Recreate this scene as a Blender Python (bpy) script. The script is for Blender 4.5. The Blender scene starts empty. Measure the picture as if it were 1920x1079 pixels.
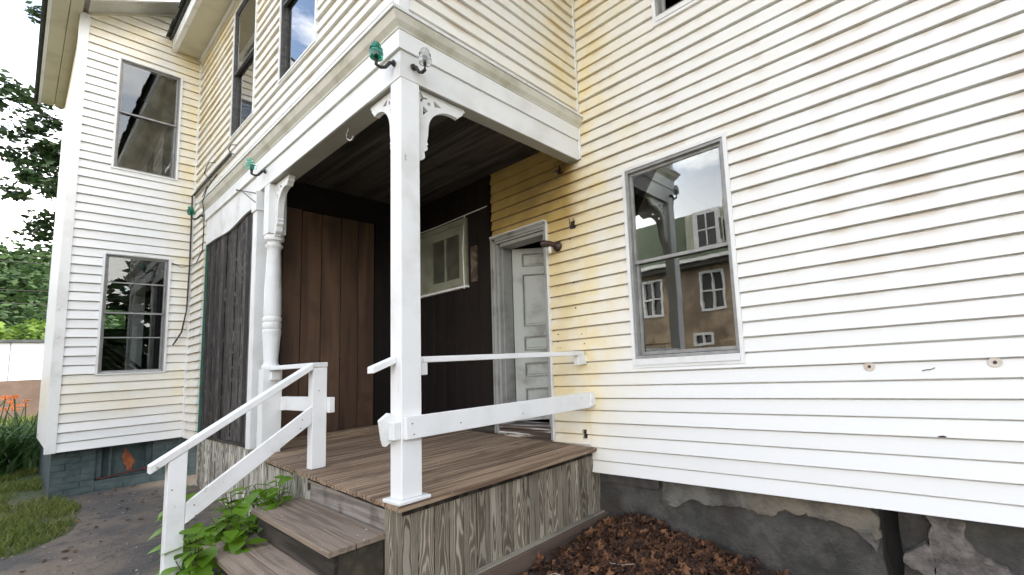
import bpy, bmesh, math, random
import numpy as np
from mathutils import Matrix, Vector, noise as mnoise
from mathutils.geometry import tessellate_polygon
rnd = random.Random(7)
S = bpy.context.scene
COL = S.collection

# ------------------------------------------------------------------ camera
cam = bpy.data.cameras.new('camera'); camo = bpy.data.objects.new('camera', cam); COL.objects.link(camo)
cam.sensor_width = 36; cam.lens = 830.933 / 1920 * 36
cam.shift_x = -240.15 / 1920; cam.shift_y = 40.37 / 1920
cam.clip_start = 0.05; cam.clip_end = 3000
R3 = ((0.813421708, 0.112601356, 0.570671587), (0.578459352, -0.053583993, -0.813949343), (-0.061072937, 0.992194381, -0.10872169))
camo.matrix_world = Matrix(R3).to_4x4()
S.camera = camo

# ------------------------------------------------------------------ world, sun, exposure
SUN_EL, SUN_AZ = math.radians(58), math.radians(35)      # azimuth clockwise from +Y
w = bpy.data.worlds.new('World'); S.world = w; w.use_nodes = True
wt = w.node_tree; wt.nodes.clear()
def wn(t, **k):
    n = wt.nodes.new(t)
    for a, b in k.items(): setattr(n, a, b)
    return n
sky = wn('ShaderNodeTexSky', sky_type='NISHITA', sun_disc=False, sun_elevation=SUN_EL, sun_rotation=SUN_AZ, air_density=1.0, dust_density=1.5)
tc = wn('ShaderNodeTexCoord'); mp = wn('ShaderNodeMapping'); mp.inputs['Scale'].default_value = (1, 1, 2.6); mp.inputs['Location'].default_value = (2.7, 1.3, .4)
nz = wn('ShaderNodeTexNoise'); nz.inputs['Scale'].default_value = 2.1; nz.inputs['Detail'].default_value = 7; nz.inputs['Roughness'].default_value = .58
cr = wn('ShaderNodeValToRGB'); cr.color_ramp.elements[0].position = .50; cr.color_ramp.elements[1].position = .64
sep = wn('ShaderNodeSeparateXYZ'); mr = wn('ShaderNodeMapRange')
mr.inputs['From Min'].default_value = .50; mr.inputs['From Max'].default_value = .22
mx1 = wn('ShaderNodeMath', operation='MAXIMUM')
mix = wn('ShaderNodeMix', data_type='RGBA'); mix.inputs['B'].default_value = (9.0, 9.2, 9.6, 1)
bg = wn('ShaderNodeBackground'); bg.inputs['Strength'].default_value = .15
out = wn('ShaderNodeOutputWorld')
L = wt.links.new
L(tc.outputs['Generated'], mp.inputs[0]); L(mp.outputs[0], nz.inputs['Vector']); L(nz.outputs['Fac'], cr.inputs[0])
L(tc.outputs['Generated'], sep.inputs[0]); L(sep.outputs['Z'], mr.inputs['Value'])
L(cr.outputs[0], mx1.inputs[0]); L(mr.outputs[0], mx1.inputs[1]); L(mx1.outputs[0], mix.inputs['Factor'])
L(sky.outputs[0], mix.inputs['A']); L(mix.outputs['Result'], bg.inputs[0]); L(bg.outputs[0], out.inputs[0])
sl = bpy.data.lights.new('sun', 'SUN'); sl.energy = 1.3; sl.angle = math.radians(50); sl.color = (1, .965, .9)
so = bpy.data.objects.new('sun', sl); COL.objects.link(so)
sd = Vector((math.sin(SUN_AZ) * math.cos(SUN_EL), math.cos(SUN_AZ) * math.cos(SUN_EL), math.sin(SUN_EL)))
so.rotation_euler = sd.to_track_quat('Z', 'Y').to_euler()
S.view_settings.view_transform = 'Standard'; S.view_settings.look = 'None'
S.view_settings.exposure = 2.0; S.view_settings.gamma = 1; S.view_settings.use_curve_mapping = False
S.view_settings.use_white_balance = True; S.view_settings.white_balance_temperature = 7100; S.view_settings.white_balance_tint = 10

# ------------------------------------------------------------------ material helpers
class NT:
    def __init__(s, name):
        s.m = bpy.data.materials.new(name); s.m.use_nodes = True; s.t = s.m.node_tree; s.t.nodes.clear()
        s.o = s.t.nodes.new('ShaderNodeOutputMaterial')
    def n(s, t, ins=None, **k):
        x = s.t.nodes.new(t)
        for a, b in k.items(): setattr(x, a, b)
        for a, b in (ins or {}).items(): s.set(x.inputs[a], b)
        return x
    def set(s, sock, v):
        if isinstance(v, bpy.types.NodeSocket): s.t.links.new(v, sock)
        else:
            if isinstance(v, tuple) and len(v) == 3 and sock.type == 'RGBA': v = (*v, 1)
            sock.default_value = v
    def M(s, op, a, b=0., c=0., clamp=False):
        x = s.n('ShaderNodeMath', {0: a, 1: b, 2: c}, operation=op, use_clamp=clamp); return x.outputs[0]
    def pos(s): return s.n('ShaderNodeNewGeometry').outputs['Position']
    def xyz(s, v): x = s.n('ShaderNodeSeparateXYZ', {0: v}); return x.outputs[0], x.outputs[1], x.outputs[2]
    def vec(s, x, y, z): return s.n('ShaderNodeCombineXYZ', {0: x, 1: y, 2: z}).outputs[0]
    def rand(s): return s.n('ShaderNodeObjectInfo').outputs['Random']
    def vm(s, op, a, b): return s.n('ShaderNodeVectorMath', {0: a, 1: b}, operation=op).outputs[0]
    def noise(s, v, sc, det=4, rough=.55, dist=0.): return s.n('ShaderNodeTexNoise', {'Vector': v, 'Scale': sc, 'Detail': det, 'Roughness': rough, 'Distortion': dist}).outputs[0]
    def mr(s, v, a, b, c=0., d=1., smooth=True):
        return s.n('ShaderNodeMapRange', {'Value': v, 'From Min': a, 'From Max': b, 'To Min': c, 'To Max': d}, interpolation_type='SMOOTHSTEP' if smooth else 'LINEAR').outputs[0]
    def mix(s, f, a, b): x = s.n('ShaderNodeMix', {'Factor': f, 'A': a, 'B': b} if False else None, data_type='RGBA'); s.set(x.inputs['Factor'], f); s.set(x.inputs[6], a); s.set(x.inputs[7], b); return x.outputs[2]
    def bump(s, h, st=.3, d=.01): return s.n('ShaderNodeBump', {'Height': h, 'Strength': st, 'Distance': d}).outputs[0]
    def pbr(s, col, rough=.6, nrm=None, metal=0., spec=.5, **k):
        b = s.n('ShaderNodeBsdfPrincipled', {'Base Color': col, 'Roughness': rough, 'Metallic': metal, 'Specular IOR Level': spec})
        for a, v in k.items(): s.set(b.inputs[a.replace('_', ' ')], v)
        if nrm is not None: s.set(b.inputs['Normal'], nrm)
        s.t.links.new(b.outputs[0], s.o.inputs[0]); return s.m

def M_paint(name, col=(.8, .8, .78), dirt=(.45, .42, .36), amt=.35, rough=.55, chips=.0, crack=0):
    t = NT(name); p = t.vm('ADD', t.pos(), t.vec(t.M('MULTIPLY', t.rand(), 17.), 0., 0.))
    n1 = t.noise(p, 3.2, 6); n2 = t.noise(p, 45, 4)
    f = t.M('MULTIPLY', t.mr(n1, .45, .75), amt); c = t.mix(f, col, dirt)
    c = t.mix(t.M('MULTIPLY', t.mr(n2, .62, .70), .35 * amt), c, dirt)
    if chips: c = t.mix(t.M('MULTIPLY', t.mr(t.M('MULTIPLY', t.noise(t.vm('MULTIPLY', p, (1., 1., .45)), 38, 6, .7), t.mr(n1, .4, .7, .80, 1.12)), .70 - chips, .72 - chips), .7), c, (.22, .19, .15))
    if crack: k = t.noise(t.vm('MULTIPLY', p, (70., 70., 2.2)), 1., 3, .5); c = t.mix(t.M('MULTIPLY', t.mr(k, .735, .76), .6), c, (.2, .18, .16))
    return t.pbr(c, rough, t.bump(t.noise(p, 60, 3), .12, .004))

def M_siding(name, creams, ochre=False, rust=False, base=(.82, .815, .79)):
    """creams: list of (axis, from, to, strength) ramps multiplied together per tuple-list"""
    t = NT(name); P = t.pos(); x, y, z = t.xyz(P); ax = {'x': x, 'y': y, 'z': z}
    uv = t.n('ShaderNodeUVMap').outputs[0]; u, v, _ = t.xyz(uv)
    bl = t.noise(P, 1.6, 5, .6); st = t.noise(t.vm('MULTIPLY', P, (1.2, 1.2, 9.)), 1.5, 4); blot = t.mr(t.noise(P, 4.5, 6, .65), .35, .65, .55, 1.25)
    c = base; tot = 0.
    for terms, amt in creams:
        f = amt
        for a, lo, hi in terms: f = t.M('MULTIPLY', f, t.mr(ax[a], lo, hi))
        tot = t.M('ADD', tot, f)
    tot = t.M('MULTIPLY', tot, t.mr(t.M('ADD', bl, t.M('MULTIPLY', st, .5)), .5, 1.0, .55, 1.25), clamp=True)
    tot = t.M('MULTIPLY', tot, blot, clamp=True)
    c = t.mix(tot, c, (.80, .68, .42))
    if ochre:
        f = t.M('MULTIPLY', t.mr(t.M('ADD', x, t.M('MULTIPLY', t.M('SUBTRACT', bl, .5), .35)), -2.56, -2.80), t.mr(t.M('ADD', z, t.M('MULTIPLY', bl, .5)), 1.2, 1.65))
        c = t.mix(t.M('MULTIPLY', f, .97), c, (.34, .19, .03))
        f2 = t.M('MULTIPLY', t.M('MULTIPLY', t.mr(x, -2.66, -2.85), t.mr(x, -4.4, -3.1)), t.mr(z, 1.25, 1.6))
        c = t.mix(t.M('MULTIPLY', f2, t.mr(st, .3, .6, .4, .9)), c, (.10, .06, .025))
        f3 = t.M('MULTIPLY', t.M('MULTIPLY', t.mr(x, -2.52, -2.95), t.mr(z, 1.5, -.2, .75, .3)), t.mr(bl, .3, .62, .4, 1.))
        c = t.mix(f3, c, (.70, .51, .19))
    if rust:
        n = t.noise(t.vm('MULTIPLY', P, (2.2, 2.2, .6)), 1.6, 3, .5)
        f = t.M('MULTIPLY', t.mr(v, .55, .97), t.mr(n, .42, .68))
        if rust == 2: f = t.M('MULTIPLY', f, t.mr(z, -.15, .9))
        c = t.mix(t.M('MULTIPLY', f, .6), c, (.45, .30, .16))
    g = t.noise(P, 14, 5, .6); c = t.mix(t.M('MULTIPLY', t.mr(g, .60, .78), .06), c, (.5, .47, .4))
    return t.pbr(c, .5, t.bump(t.noise(t.vm('MULTIPLY', P, (3., 3., 60.)), 3., 3), .08, .003), spec=.35)

def M_grain(name, wood, wood2, paint=None, amt=0., axis='z', ringsc=7., along=.55, freq=16., rough=.85, dark=(.02, .016, .012), bump=.5, spots=0., lowfade=None):
    t = NT(name); P = t.pos(); r = t.rand()
    off = t.vec(t.M('MULTIPLY', r, 31.), t.M('MULTIPLY', r, 57.), t.M('MULTIPLY', r, 13.))
    x, y, z = t.xyz(P)
    sc = {'z': (ringsc, ringsc, along), 'y': (ringsc, along, ringsc), 'x': (along, ringsc, ringsc)}[axis]
    Q = t.vm('ADD', t.vm('MULTIPLY', P, sc), off)
    n = t.noise(Q, 1., 2.5, .45)
    rings = t.M('PINGPONG', t.M('MULTIPLY', n, freq), 1.)
    fsc = {'z': (1, 1, .04), 'y': (1, .04, 1), 'x': (.04, 1, 1)}[axis]
    fine = t.noise(t.vm('ADD', t.vm('MULTIPLY', P, fsc), off), 130., 4, .6)
    blot = t.noise(t.vm('ADD', P, off), 4., 5, .6)
    h = t.M('ADD', t.M('MULTIPLY', rings, .6), t.M('MULTIPLY', fine, .5))
    c = t.mix(t.mr(h, .3, .85), wood2, wood)
    tint = t.mr(r, 0., 1., .72, 1.2, False)
    c = t.mix(t.mr(blot, .52, .75, 0., .55), c, dark)
    if paint:
        loc = t.M('ADD', t.M('MULTIPLY', rings, .42), t.M('ADD', t.M('MULTIPLY', fine, .55), t.M('MULTIPLY', blot, .35)))
        loc = t.M('ADD', loc, t.M('MULTIPLY', t.M('SUBTRACT', r, .5), .16))
        if lowfade: loc = t.M('SUBTRACT', loc, t.mr(z, lowfade[0], lowfade[1], 0., lowfade[2]))
        pm = t.mr(loc, .98 - amt, 1.07 - amt); c = t.mix(pm, c, paint)
        h = t.M('ADD', t.M('MULTIPLY', h, .5), pm)
    if spots:
        sp = t.noise(t.vm('ADD', P, off), 42., 3, .6)
        c = t.mix(t.M('MULTIPLY', t.mr(sp, .72 - spots * .1, .74 - spots * .1), .9), c, (.62, .6, .55))
    c = t.n('ShaderNodeHueSaturation', {'Color': c, 'Value': tint}).outputs[0]
    return t.pbr(c, rough, t.bump(h, bump, .004), spec=.3)

def M_board(name, wood, wood2, paint, amt, curve=800., slope=1.7, freq=4.0, soft=.16, rough=.85, bump=.4, blotw=.5, fine_w=.45, fsc=(150., 4.)):
    t = NT(name); uv = t.n('ShaderNodeUVMap').outputs[0]; u, v, _ = t.xyz(uv); r = t.rand(); P = t.pos()
    W = t.vec(t.M('MULTIPLY', u, 9.), t.M('ADD', t.M('MULTIPLY', v, 1.5), t.M('MULTIPLY', r, 91.)), 0.)
    n = t.noise(W, 1., 2, .5); uo = t.M('ADD', u, t.M('MULTIPLY', t.M('SUBTRACT', t.M('FRACT', t.M('MULTIPLY', r, 7.13)), .5), .05))
    f = t.M('ADD', t.M('MULTIPLY', t.M('MULTIPLY', uo, uo), curve), t.M('ADD', t.M('MULTIPLY', v, slope), t.M('ADD', t.M('MULTIPLY', n, 5.), t.M('MULTIPLY', r, 40.))))
    rings = t.M('PINGPONG', t.M('MULTIPLY', f, freq), 1.)
    fine = t.noise(t.vec(t.M('MULTIPLY', u, fsc[0]), t.M('ADD', t.M('MULTIPLY', v, fsc[1]), t.M('MULTIPLY', r, 33.)), 0.), 1., 5, .65)
    blot = t.noise(t.vec(t.M('MULTIPLY', u, 14.), t.M('ADD', t.M('MULTIPLY', v, 4.), t.M('MULTIPLY', r, 57.)), 0.), 1., 3, .5)
    c = t.mix(t.mr(t.M('ADD', t.M('MULTIPLY', rings, .5), t.M('MULTIPLY', fine, .6)), .3, .75), wood2, wood)
    loc = t.M('ADD', t.M('ADD', t.M('MULTIPLY', rings, .5), t.M('MULTIPLY', fine, fine_w)), t.M('ADD', t.M('MULTIPLY', blot, blotw), t.M('MULTIPLY', t.M('SUBTRACT', t.M('FRACT', t.M('MULTIPLY', r, 3.7)), .5), .22)))
    pm = t.mr(loc, 1.0 - amt, 1.0 - amt + soft); c = t.mix(pm, c, paint)
    dirt = t.noise(P, 7., 5, .6); c = t.mix(t.M('MULTIPLY', t.mr(dirt, .5, .75), .35), c, (.10, .085, .06))
    c = t.n('ShaderNodeHueSaturation', {'Color': c, 'Value': t.mr(t.M('FRACT', t.M('MULTIPLY', r, 11.9)), 0., 1., .72, 1.22, False)}).outputs[0]
    return t.pbr(c, rough, t.bump(t.M('ADD', pm, t.M('MULTIPLY', fine, .6)), bump, .003), spec=.25)

def M_noise(name, a, b, sc=6., rough=.8, bump=.4, bsc=40., lo=.35, hi=.65, metal=0., d=.01, c3=None):
    t = NT(name); P = t.pos()
    c = t.mix(t.mr(t.noise(P, sc, 7, .6), lo, hi), a, b)
    if c3: c = t.mix(t.mr(t.noise(P, sc * .37, 6, .65), .5, .62), c, c3)
    return t.pbr(c, rough, t.bump(t.noise(P, bsc, 5, .65), bump, d), metal)

def M_glass(name, refl=.2, tint=(.9, .93, .92), wob=0., rough=0.0):
    t = NT(name); P = t.pos()
    fr = t.n('ShaderNodeFresnel', {'IOR': 1.6})
    f = t.M('ADD', fr.outputs[0], refl, clamp=True)
    tr = t.n('ShaderNodeBsdfTransparent', {'Color': (*tint, 1)}); gl = t.n('ShaderNodeBsdfGlossy', {'Roughness': rough, 'Color': (1, 1, 1, 1)})
    if wob:
        b = t.bump(t.noise(P, 2.6, 2, .4, .6), wob, .02); t.set(gl.inputs['Normal'], b)
    mxs = t.n('ShaderNodeMixShader', {0: f}); t.t.links.new(tr.outputs[0], mxs.inputs[1]); t.t.links.new(gl.outputs[0], mxs.inputs[2])
    t.t.links.new(mxs.outputs[0], t.o.inputs[0]); return t.m

def M_leaf(name, cols, rough=.5, trans=.35):
    t = NT(name); P = t.pos(); n = t.noise(P, 9., 2)
    isl = t.n('ShaderNodeNewGeometry').outputs['Random Per Island']
    rr = t.M('ADD', t.M('MULTIPLY', isl, .7), t.M('MULTIPLY', n, .3))
    ramp = t.n('ShaderNodeValToRGB', {0: rr}); e = ramp.color_ramp.elements
    e[0].color = (*cols[0], 1); e[0].position = .1; e[1].color = (*cols[-1], 1); e[1].position = .9
    for i, c in enumerate(cols[1:-1]): q = e.new(.1 + .8 * (i + 1) / (len(cols) - 1)); q.color = (*c, 1)
    b = t.n('ShaderNodeBsdfPrincipled', {'Base Color': ramp.outputs[0], 'Roughness': rough, 'Specular IOR Level': .35})
    tl = t.n('ShaderNodeBsdfTranslucent', {'Color': ramp.outputs[0]}); ms = t.n('ShaderNodeMixShader', {0: trans})
    t.t.links.new(b.outputs[0], ms.inputs[1]); t.t.links.new(tl.outputs[0], ms.inputs[2]); t.t.links.new(ms.outputs[0], t.o.inputs[0]); return t.m

WH = M_paint('white_paint', (.80, .80, .785), (.42, .38, .31), .30, chips=.0)
WHC = M_paint('white_paint_chipped', (.79, .79, .77), (.36, .33, .27), .38, chips=.035)
WHR = M_paint('rail_paint', (.82, .82, .81), (.46, .43, .37), .36, crack=1, chips=.012)
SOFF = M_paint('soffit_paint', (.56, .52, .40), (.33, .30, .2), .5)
SID_R = M_siding('siding_main', [([('x', -1.6, -2.6), ('z', -.9, .0)], .60), ([('x', .5, -2.2), ('z', -.2, 1.)], .20), ([('x', -2.2, -2.6)], .40)], ochre=True, rust=2)
SID_L = M_siding('siding_upper', [([('z', 1.8, 4.3)], .38), ([('x', -5.5, -7.6)], .28), ([('z', 1.0, 1.1)], .12)], rust=1)
SID_F = M_siding('siding_return', [([('z', 1.9, 2.3)], .26), ([('y', 2.1, 2.8)], .5)], rust=1)
SID_B = M_siding('siding_bay', [([('y', .95, 1.25), ('z', -.3, 2.)], .7), ([('z', 3.7, 4.4)], .55), ([('z', .25, .10), ('z', -.45, -.1)], .42), ([('y', .9, 1.3)], .18)])
SKIRT = M_board('peeling_skirt', (.24, .20, .15), (.15, .122, .09), (.42, .38, .295), .27)
SKIRT2 = M_board('peeling_skirt_white', (.24, .21, .165), (.09, .075, .06), (.66, .63, .54), .34)
DARKB = M_board('weathered_dark_boards', (.030, .025, .023), (.010, .008, .008), (.20, .185, .17), .05, curve=2500., slope=1.5, blotw=.55, fine_w=.75, fsc=(220., 3.), soft=.25)
DECK = M_grain('deck_boards', (.35, .25, .165), (.16, .10, .065), None, 0, 'y', 26., .9, 6., spots=.25, dark=(.09, .06, .045))
TREAD = M_grain('tread_boards', (.34, .26, .195), (.23, .17, .125), None, 0, 'x', 26., .9, 6., spots=.35, dark=(.07, .05, .042))
RISER = M_grain('riser_boards', (.33, .295, .26), (.19, .165, .145), None, 0, 'x', 20., .8, 6.)
RISERD = M_grain('dark_riser_boards', (.085, .072, .058), (.03, .025, .02), None, 0, 'x', 8., .5, 8.)
PLANK = M_grain('brown_planks', (.125, .07, .042), (.07, .04, .027), None, 0, 'z', 5., .5, 6., rough=.6, dark=(.06, .03, .02), bump=.2)
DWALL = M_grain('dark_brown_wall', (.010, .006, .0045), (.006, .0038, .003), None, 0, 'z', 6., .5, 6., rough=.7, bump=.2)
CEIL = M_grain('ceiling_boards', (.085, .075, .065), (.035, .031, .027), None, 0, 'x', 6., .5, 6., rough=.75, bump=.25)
SILLW = M_grain('peeled_sill', (.20, .15, .115), (.07, .05, .04), (.55, .53, .48), .22, 'x', 9., .6, 8.)
BASEB = M_grain('skirt_base', (.14, .10, .075), (.06, .04, .03), None, 0, 'y', 6., .5, 6.)
ALU = M_noise('aluminium', (.33, .325, .31), (.25, .245, .235), 12., .45, .05, 90., metal=.1)
ALUD = M_noise('dark_sash', (.10, .095, .085), (.05, .045, .04), 25., .5, .1, 90.)
OLDGREY = M_paint('old_grey_paint', (.36, .36, .335), (.13, .125, .11), .9, chips=.035)
DOORP = M_paint('door_paint', (.44, .455, .415), (.19, .18, .15), .9, chips=.035)
GLR = M_glass('window_glass_main', .03, wob=.0); GLR2 = M_glass('window_glass_wavy', .05, wob=.035)
GLB = M_glass('window_glass_bay', .0); GLL = M_glass('window_glass_upper', .10, wob=.02)
CURT = M_noise('curtain_cloth', (.30, .25, .20), (.16, .13, .10), 5., .9, .2)
LACE = M_noise('pale_curtain', (.42, .40, .38), (.25, .24, .22), 5., .9, .2)
ROOM = M_noise('room_wall', (.05, .045, .04), (.03, .027, .024), 2., .9, .1)
BLACK = M_noise('black_iron', (.02, .018, .016), (.035, .025, .02), 20., .6, .3)
BROWNM = M_noise('lamp_brown', (.05, .022, .016), (.03, .014, .01), 20., .45, .1)
SHING = M_noise('shingles', (.035, .04, .035), (.07, .07, .06), 18., .9, .8, 60.)
FOUND = M_noise('foundation_plaster', (.045, .043, .038), (.10, .093, .082), 4.5, .92, 1.0, 28., d=.02, c3=(.052, .042, .036))
PATCHG = M_noise('plaster_grey_patch', (.19, .18, .155), (.085, .078, .068), 6., .9, 1., 40., d=.02)
PATCHY = M_noise('plaster_tan_patch', (.22, .19, .145), (.11, .10, .08), 5., .9, 1., 40., d=.02, c3=(.17, .16, .135))
PATCHP = M_noise('plaster_pink_patch', (.23, .20, .18), (.09, .078, .07), 9., .9, 1., 50., d=.02)
TEAL = M_noise('teal_brick_paint', (.036, .06, .062), (.065, .09, .09), 9., .7, .6, 50., d=.006)
TEALD = M_noise('teal_mortar', (.032, .053, .056), (.055, .08, .08), 9., .8, .6, 50.)
RUST = M_noise('bare_red_brick', (.33, .10, .035), (.16, .05, .03), 14., .9, .6, 60.)
GREENT = M_noise('green_trim', (.03, .16, .10), (.05, .10, .07), 14., .6, .2)
WHITEW = M_noise('bulb_white', (.8, .78, .7), (.7, .68, .6), 14., .3, .0)

# ------------------------------------------------------------------ mesh helpers
class MB:
    def __init__(s): s.v = []; s.f = []; s.uv = {}
    def add(s, vs, fs):
        o = len(s.v); s.v += [tuple(p) for p in vs]; s.f += [tuple(i + o for i in f) for f in fs]; return s
    def box(s, x0, x1, y0, y1, z0, z1, zt=None):
        """zt: optional function(x,y) added to z"""
        if x0 > x1: x0, x1 = x1, x0
        if y0 > y1: y0, y1 = y1, y0
        g = zt or (lambda x, y: 0)
        vs = [(x, y, z + g(x, y)) for z in (z0, z1) for x, y in ((x0, y0), (x1, y0), (x1, y1), (x0, y1))]
        return s.add(vs, [(3, 2, 1, 0), (4, 5, 6, 7), (0, 1, 5, 4), (1, 2, 6, 5), (2, 3, 7, 6), (3, 0, 4, 7)])
    def prism(s, pts, fn0, fn1):
        """pts 2D outline; fn0/fn1 map (a,b) -> world for the two caps"""
        n = len(pts); A = [fn0(*p) for p in pts]; B = [fn1(*p) for p in pts]
        return s.add(A + B, [tuple(range(n))[::-1], tuple(range(n, 2 * n))] + [(i, (i + 1) % n, n + (i + 1) % n, n + i) for i in range(n)])
    def tube(s, pts, r, k=6, cap=True):
        pts = [Vector(p) for p in pts]; vs = []; fs = []
        rr = r if isinstance(r, (list, tuple)) else [r] * len(pts)
        for i, p in enumerate(pts):
            d = (pts[min(i + 1, len(pts) - 1)] - pts[max(i - 1, 0)]).normalized()
            a = d.cross(Vector((.31, .2, .93))).normalized(); b = d.cross(a)
            for j in range(k):
                t = 2 * math.pi * j / k; vs.append(p + (a * math.cos(t) + b * math.sin(t)) * rr[i])
        for i in range(len(pts) - 1):
            for j in range(k): fs.append((i * k + j, i * k + (j + 1) % k, (i + 1) * k + (j + 1) % k, (i + 1) * k + j))
        if cap: fs += [tuple(range(k))[::-1], tuple(range((len(pts) - 1) * k, len(pts) * k))]
        return s.add(vs, fs)
    def lathe(s, prof, c, k=24, axis='z'):
        vs = []; fs = []; n = len(prof)
        for r, h in prof:
            for j in range(k):
                t = 2 * math.pi * j / k
                q = (r * math.cos(t), r * math.sin(t), h)
                if axis == 'y': q = (q[0], q[2], q[1])
                vs.append((c[0] + q[0], c[1] + q[1], c[2] + q[2]))
        for i in range(n - 1):
            for j in range(k): fs.append((i * k + j, i * k + (j + 1) % k, (i + 1) * k + (j + 1) % k, (i + 1) * k + j))
        fs += [tuple(range(k))[::-1], tuple(range((n - 1) * k, n * k))]
        return s.add(vs, fs)

ROOTS = {}
def tag(o, label=None, cat=None, group=None, kind=None):
    for k, v in (('label', label), ('category', cat), ('group', group), ('kind', kind)):
        if v: o[k] = v
def mk(name, mb, mat, parent=None, smooth=False, loc=None, bevel=0.):
    """link a mesh; parts are stored relative to their root so that the origin sits at the thing's base"""
    V = np.array(mb.v, float).reshape(-1, 3)
    base = ROOTS[parent.name] if parent else np.array(loc if loc is not None else ((V[:, 0].min() + V[:, 0].max()) / 2, (V[:, 1].min() + V[:, 1].max()) / 2, V[:, 2].min()))
    me = bpy.data.meshes.new(name); me.from_pydata((V - base).tolist(), [], mb.f); 
    bm = bmesh.new(); bm.from_mesh(me); bmesh.ops.recalc_face_normals(bm, faces=bm.faces)
    if bevel:
        bmesh.ops.bevel(bm, geom=[e for e in bm.edges if e.calc_face_angle(0) > .6], offset=bevel, segments=1, profile=.6, affect='EDGES')
    bm.to_mesh(me); bm.free()
    if mb.uv and not bevel:
        ul = me.uv_layers.new(name='UVMap')
        for lp in me.loops: ul.data[lp.index].uv = mb.uv.get(lp.vertex_index, (0, 0))
    if smooth:
        for p in me.polygons: p.use_smooth = True
        try: me.set_sharp_from_angle(angle=.7)
        except Exception: pass
    me.materials.append(mat)
    o = bpy.data.objects.new(name, me); COL.objects.link(o)
    if parent: o.parent = parent
    else: o.location = base
    ROOTS[o.name] = base
    return o
def bd(x0, x1, y0, y1, z0, z1, across='x'):
    m = MB(); m.box(x0, x1, y0, y1, z0, z1)
    for i, p in enumerate(m.v): m.uv[i] = ((p[0] - (x0 + x1) / 2 if across == 'x' else p[1] - (y0 + y1) / 2), p[2])
    return m
def thing(name, label, cat, loc, group=None):
    o = bpy.data.objects.new(name, None); COL.objects.link(o); o.location = loc; o.empty_display_size = .2
    ROOTS[o.name] = np.array(loc, float); tag(o, label, cat, group); return o

# wall frames: ('x', c, s): wall in plane y=c, u is x, outward normal is s along y ; ('y', c, s): plane x=c, u is y
def FB(mb, fr, u0, u1, n0, n1, z0, z1):
    a, c, s = fr
    if a == 'x': return mb.box(u0, u1, c + s * n0, c + s * n1, z0, z1)
    return mb.box(c + s * n0, c + s * n1, u0, u1, z0, z1)
def FP(fr, u, n, z): a, c, s = fr; return (u, c + s * n, z) if a == 'x' else (c + s * n, u, z)

def siding(fr, mat, parent, u0, u1, z0, z1, holes=(), zk0=-.921, h=.1018, ustart=None, t0=(.020, .014)):
    """one object per course and gap-free run, a sloped board with a real butt edge and slight waviness"""
    k = int(math.floor((z0 - zk0) / h + 1e-6)); a = u0
    while zk0 + k * h < z1 - 1e-4:
        zb, zt = zk0 + k * h, zk0 + (k + 1) * h; t = t0[k % 2]
        ua = max(u0, ustart(zb)) if ustart else u0
        za, zc = max(zb, z0), min(zt, z1)
        pieces = [(ua, u1, za, zc)]
        for (a0, a1, b0, b1) in holes:
            new = []
            for (p0, p1, q0, q1) in pieces:
                if a1 <= p0 or a0 >= p1 or b1 <= q0 or b0 >= q1: new.append((p0, p1, q0, q1)); continue
                if a0 > p0: new.append((p0, a0, q0, q1))
                if a1 < p1: new.append((a1, p1, q0, q1))
                if b1 < q1: new.append((max(p0, a0), min(p1, a1), b1, q1))
                if b0 > q0: new.append((max(p0, a0), min(p1, a1), q0, b0))
            pieces = new
        for (p0, p1, q0, q1) in pieces:
            if p1 - p0 < .01 or q1 - q0 < .006: continue
            n = max(2, int((p1 - p0) / .22)); mb = MB(); off = lambda z: t + (.0015 - t) * (z - zb) / h
            top = q1 + (.006 if q1 == zt else 0)
            vs = []
            for i in range(n + 1):
                u = p0 + (p1 - p0) * i / n
                j = .0026 * mnoise.noise(Vector((u * 1.3 + (37 if fr[0] == 'y' else 0), k * 7.3, 1.7)))
                jz = j * .9
                vs += [FP(fr, u, -.015, q0 + jz), FP(fr, u, max(off(q0) + j, .001), q0 + jz), FP(fr, u, max(off(q1), .0015), q1 - .012 if q1 == zt else q1), FP(fr, u, -.0145, q1 - .006 if q1 == zt else q1)]
            fs = []
            for i in range(n):
                o = i * 4; fs += [(o, o + 4, o + 5, o + 1), (o + 1, o + 5, o + 6, o + 2), (o + 2, o + 6, o + 7, o + 3)]
            fs += [(0, 1, 2, 3), (n * 4 + 3, n * 4 + 2, n * 4 + 1, n * 4)]
            mb.add(vs, fs)
            for i, p in enumerate(mb.v): mb.uv[i] = (0, ((q0 - zb) / h) if i % 4 < 2 else min(1, (q1 - zb) / h))
            mk('siding_board', mb, mat, parent)
        k += 1

def wall_cells(fr, u0, u1, z0, z1, holes, n0, n1):
    us = sorted({u0, u1, *[min(max(h[i], u0), u1) for h in holes for i in (0, 1)]}); zs = sorted({z0, z1, *[min(max(h[i], z0), z1) for h in holes for i in (2, 3)]})
    mb = MB()
    for i in range(len(us) - 1):
        for j in range(len(zs) - 1):
            uc, zc = (us[i] + us[i + 1]) / 2, (zs[j] + zs[j + 1]) / 2
            if any(h[0] < uc < h[1] and h[2] < zc < h[3] for h in holes): continue
            FB(mb, fr, us[i], us[i + 1], n0, n1, zs[j], zs[j + 1])
    return mb

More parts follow.
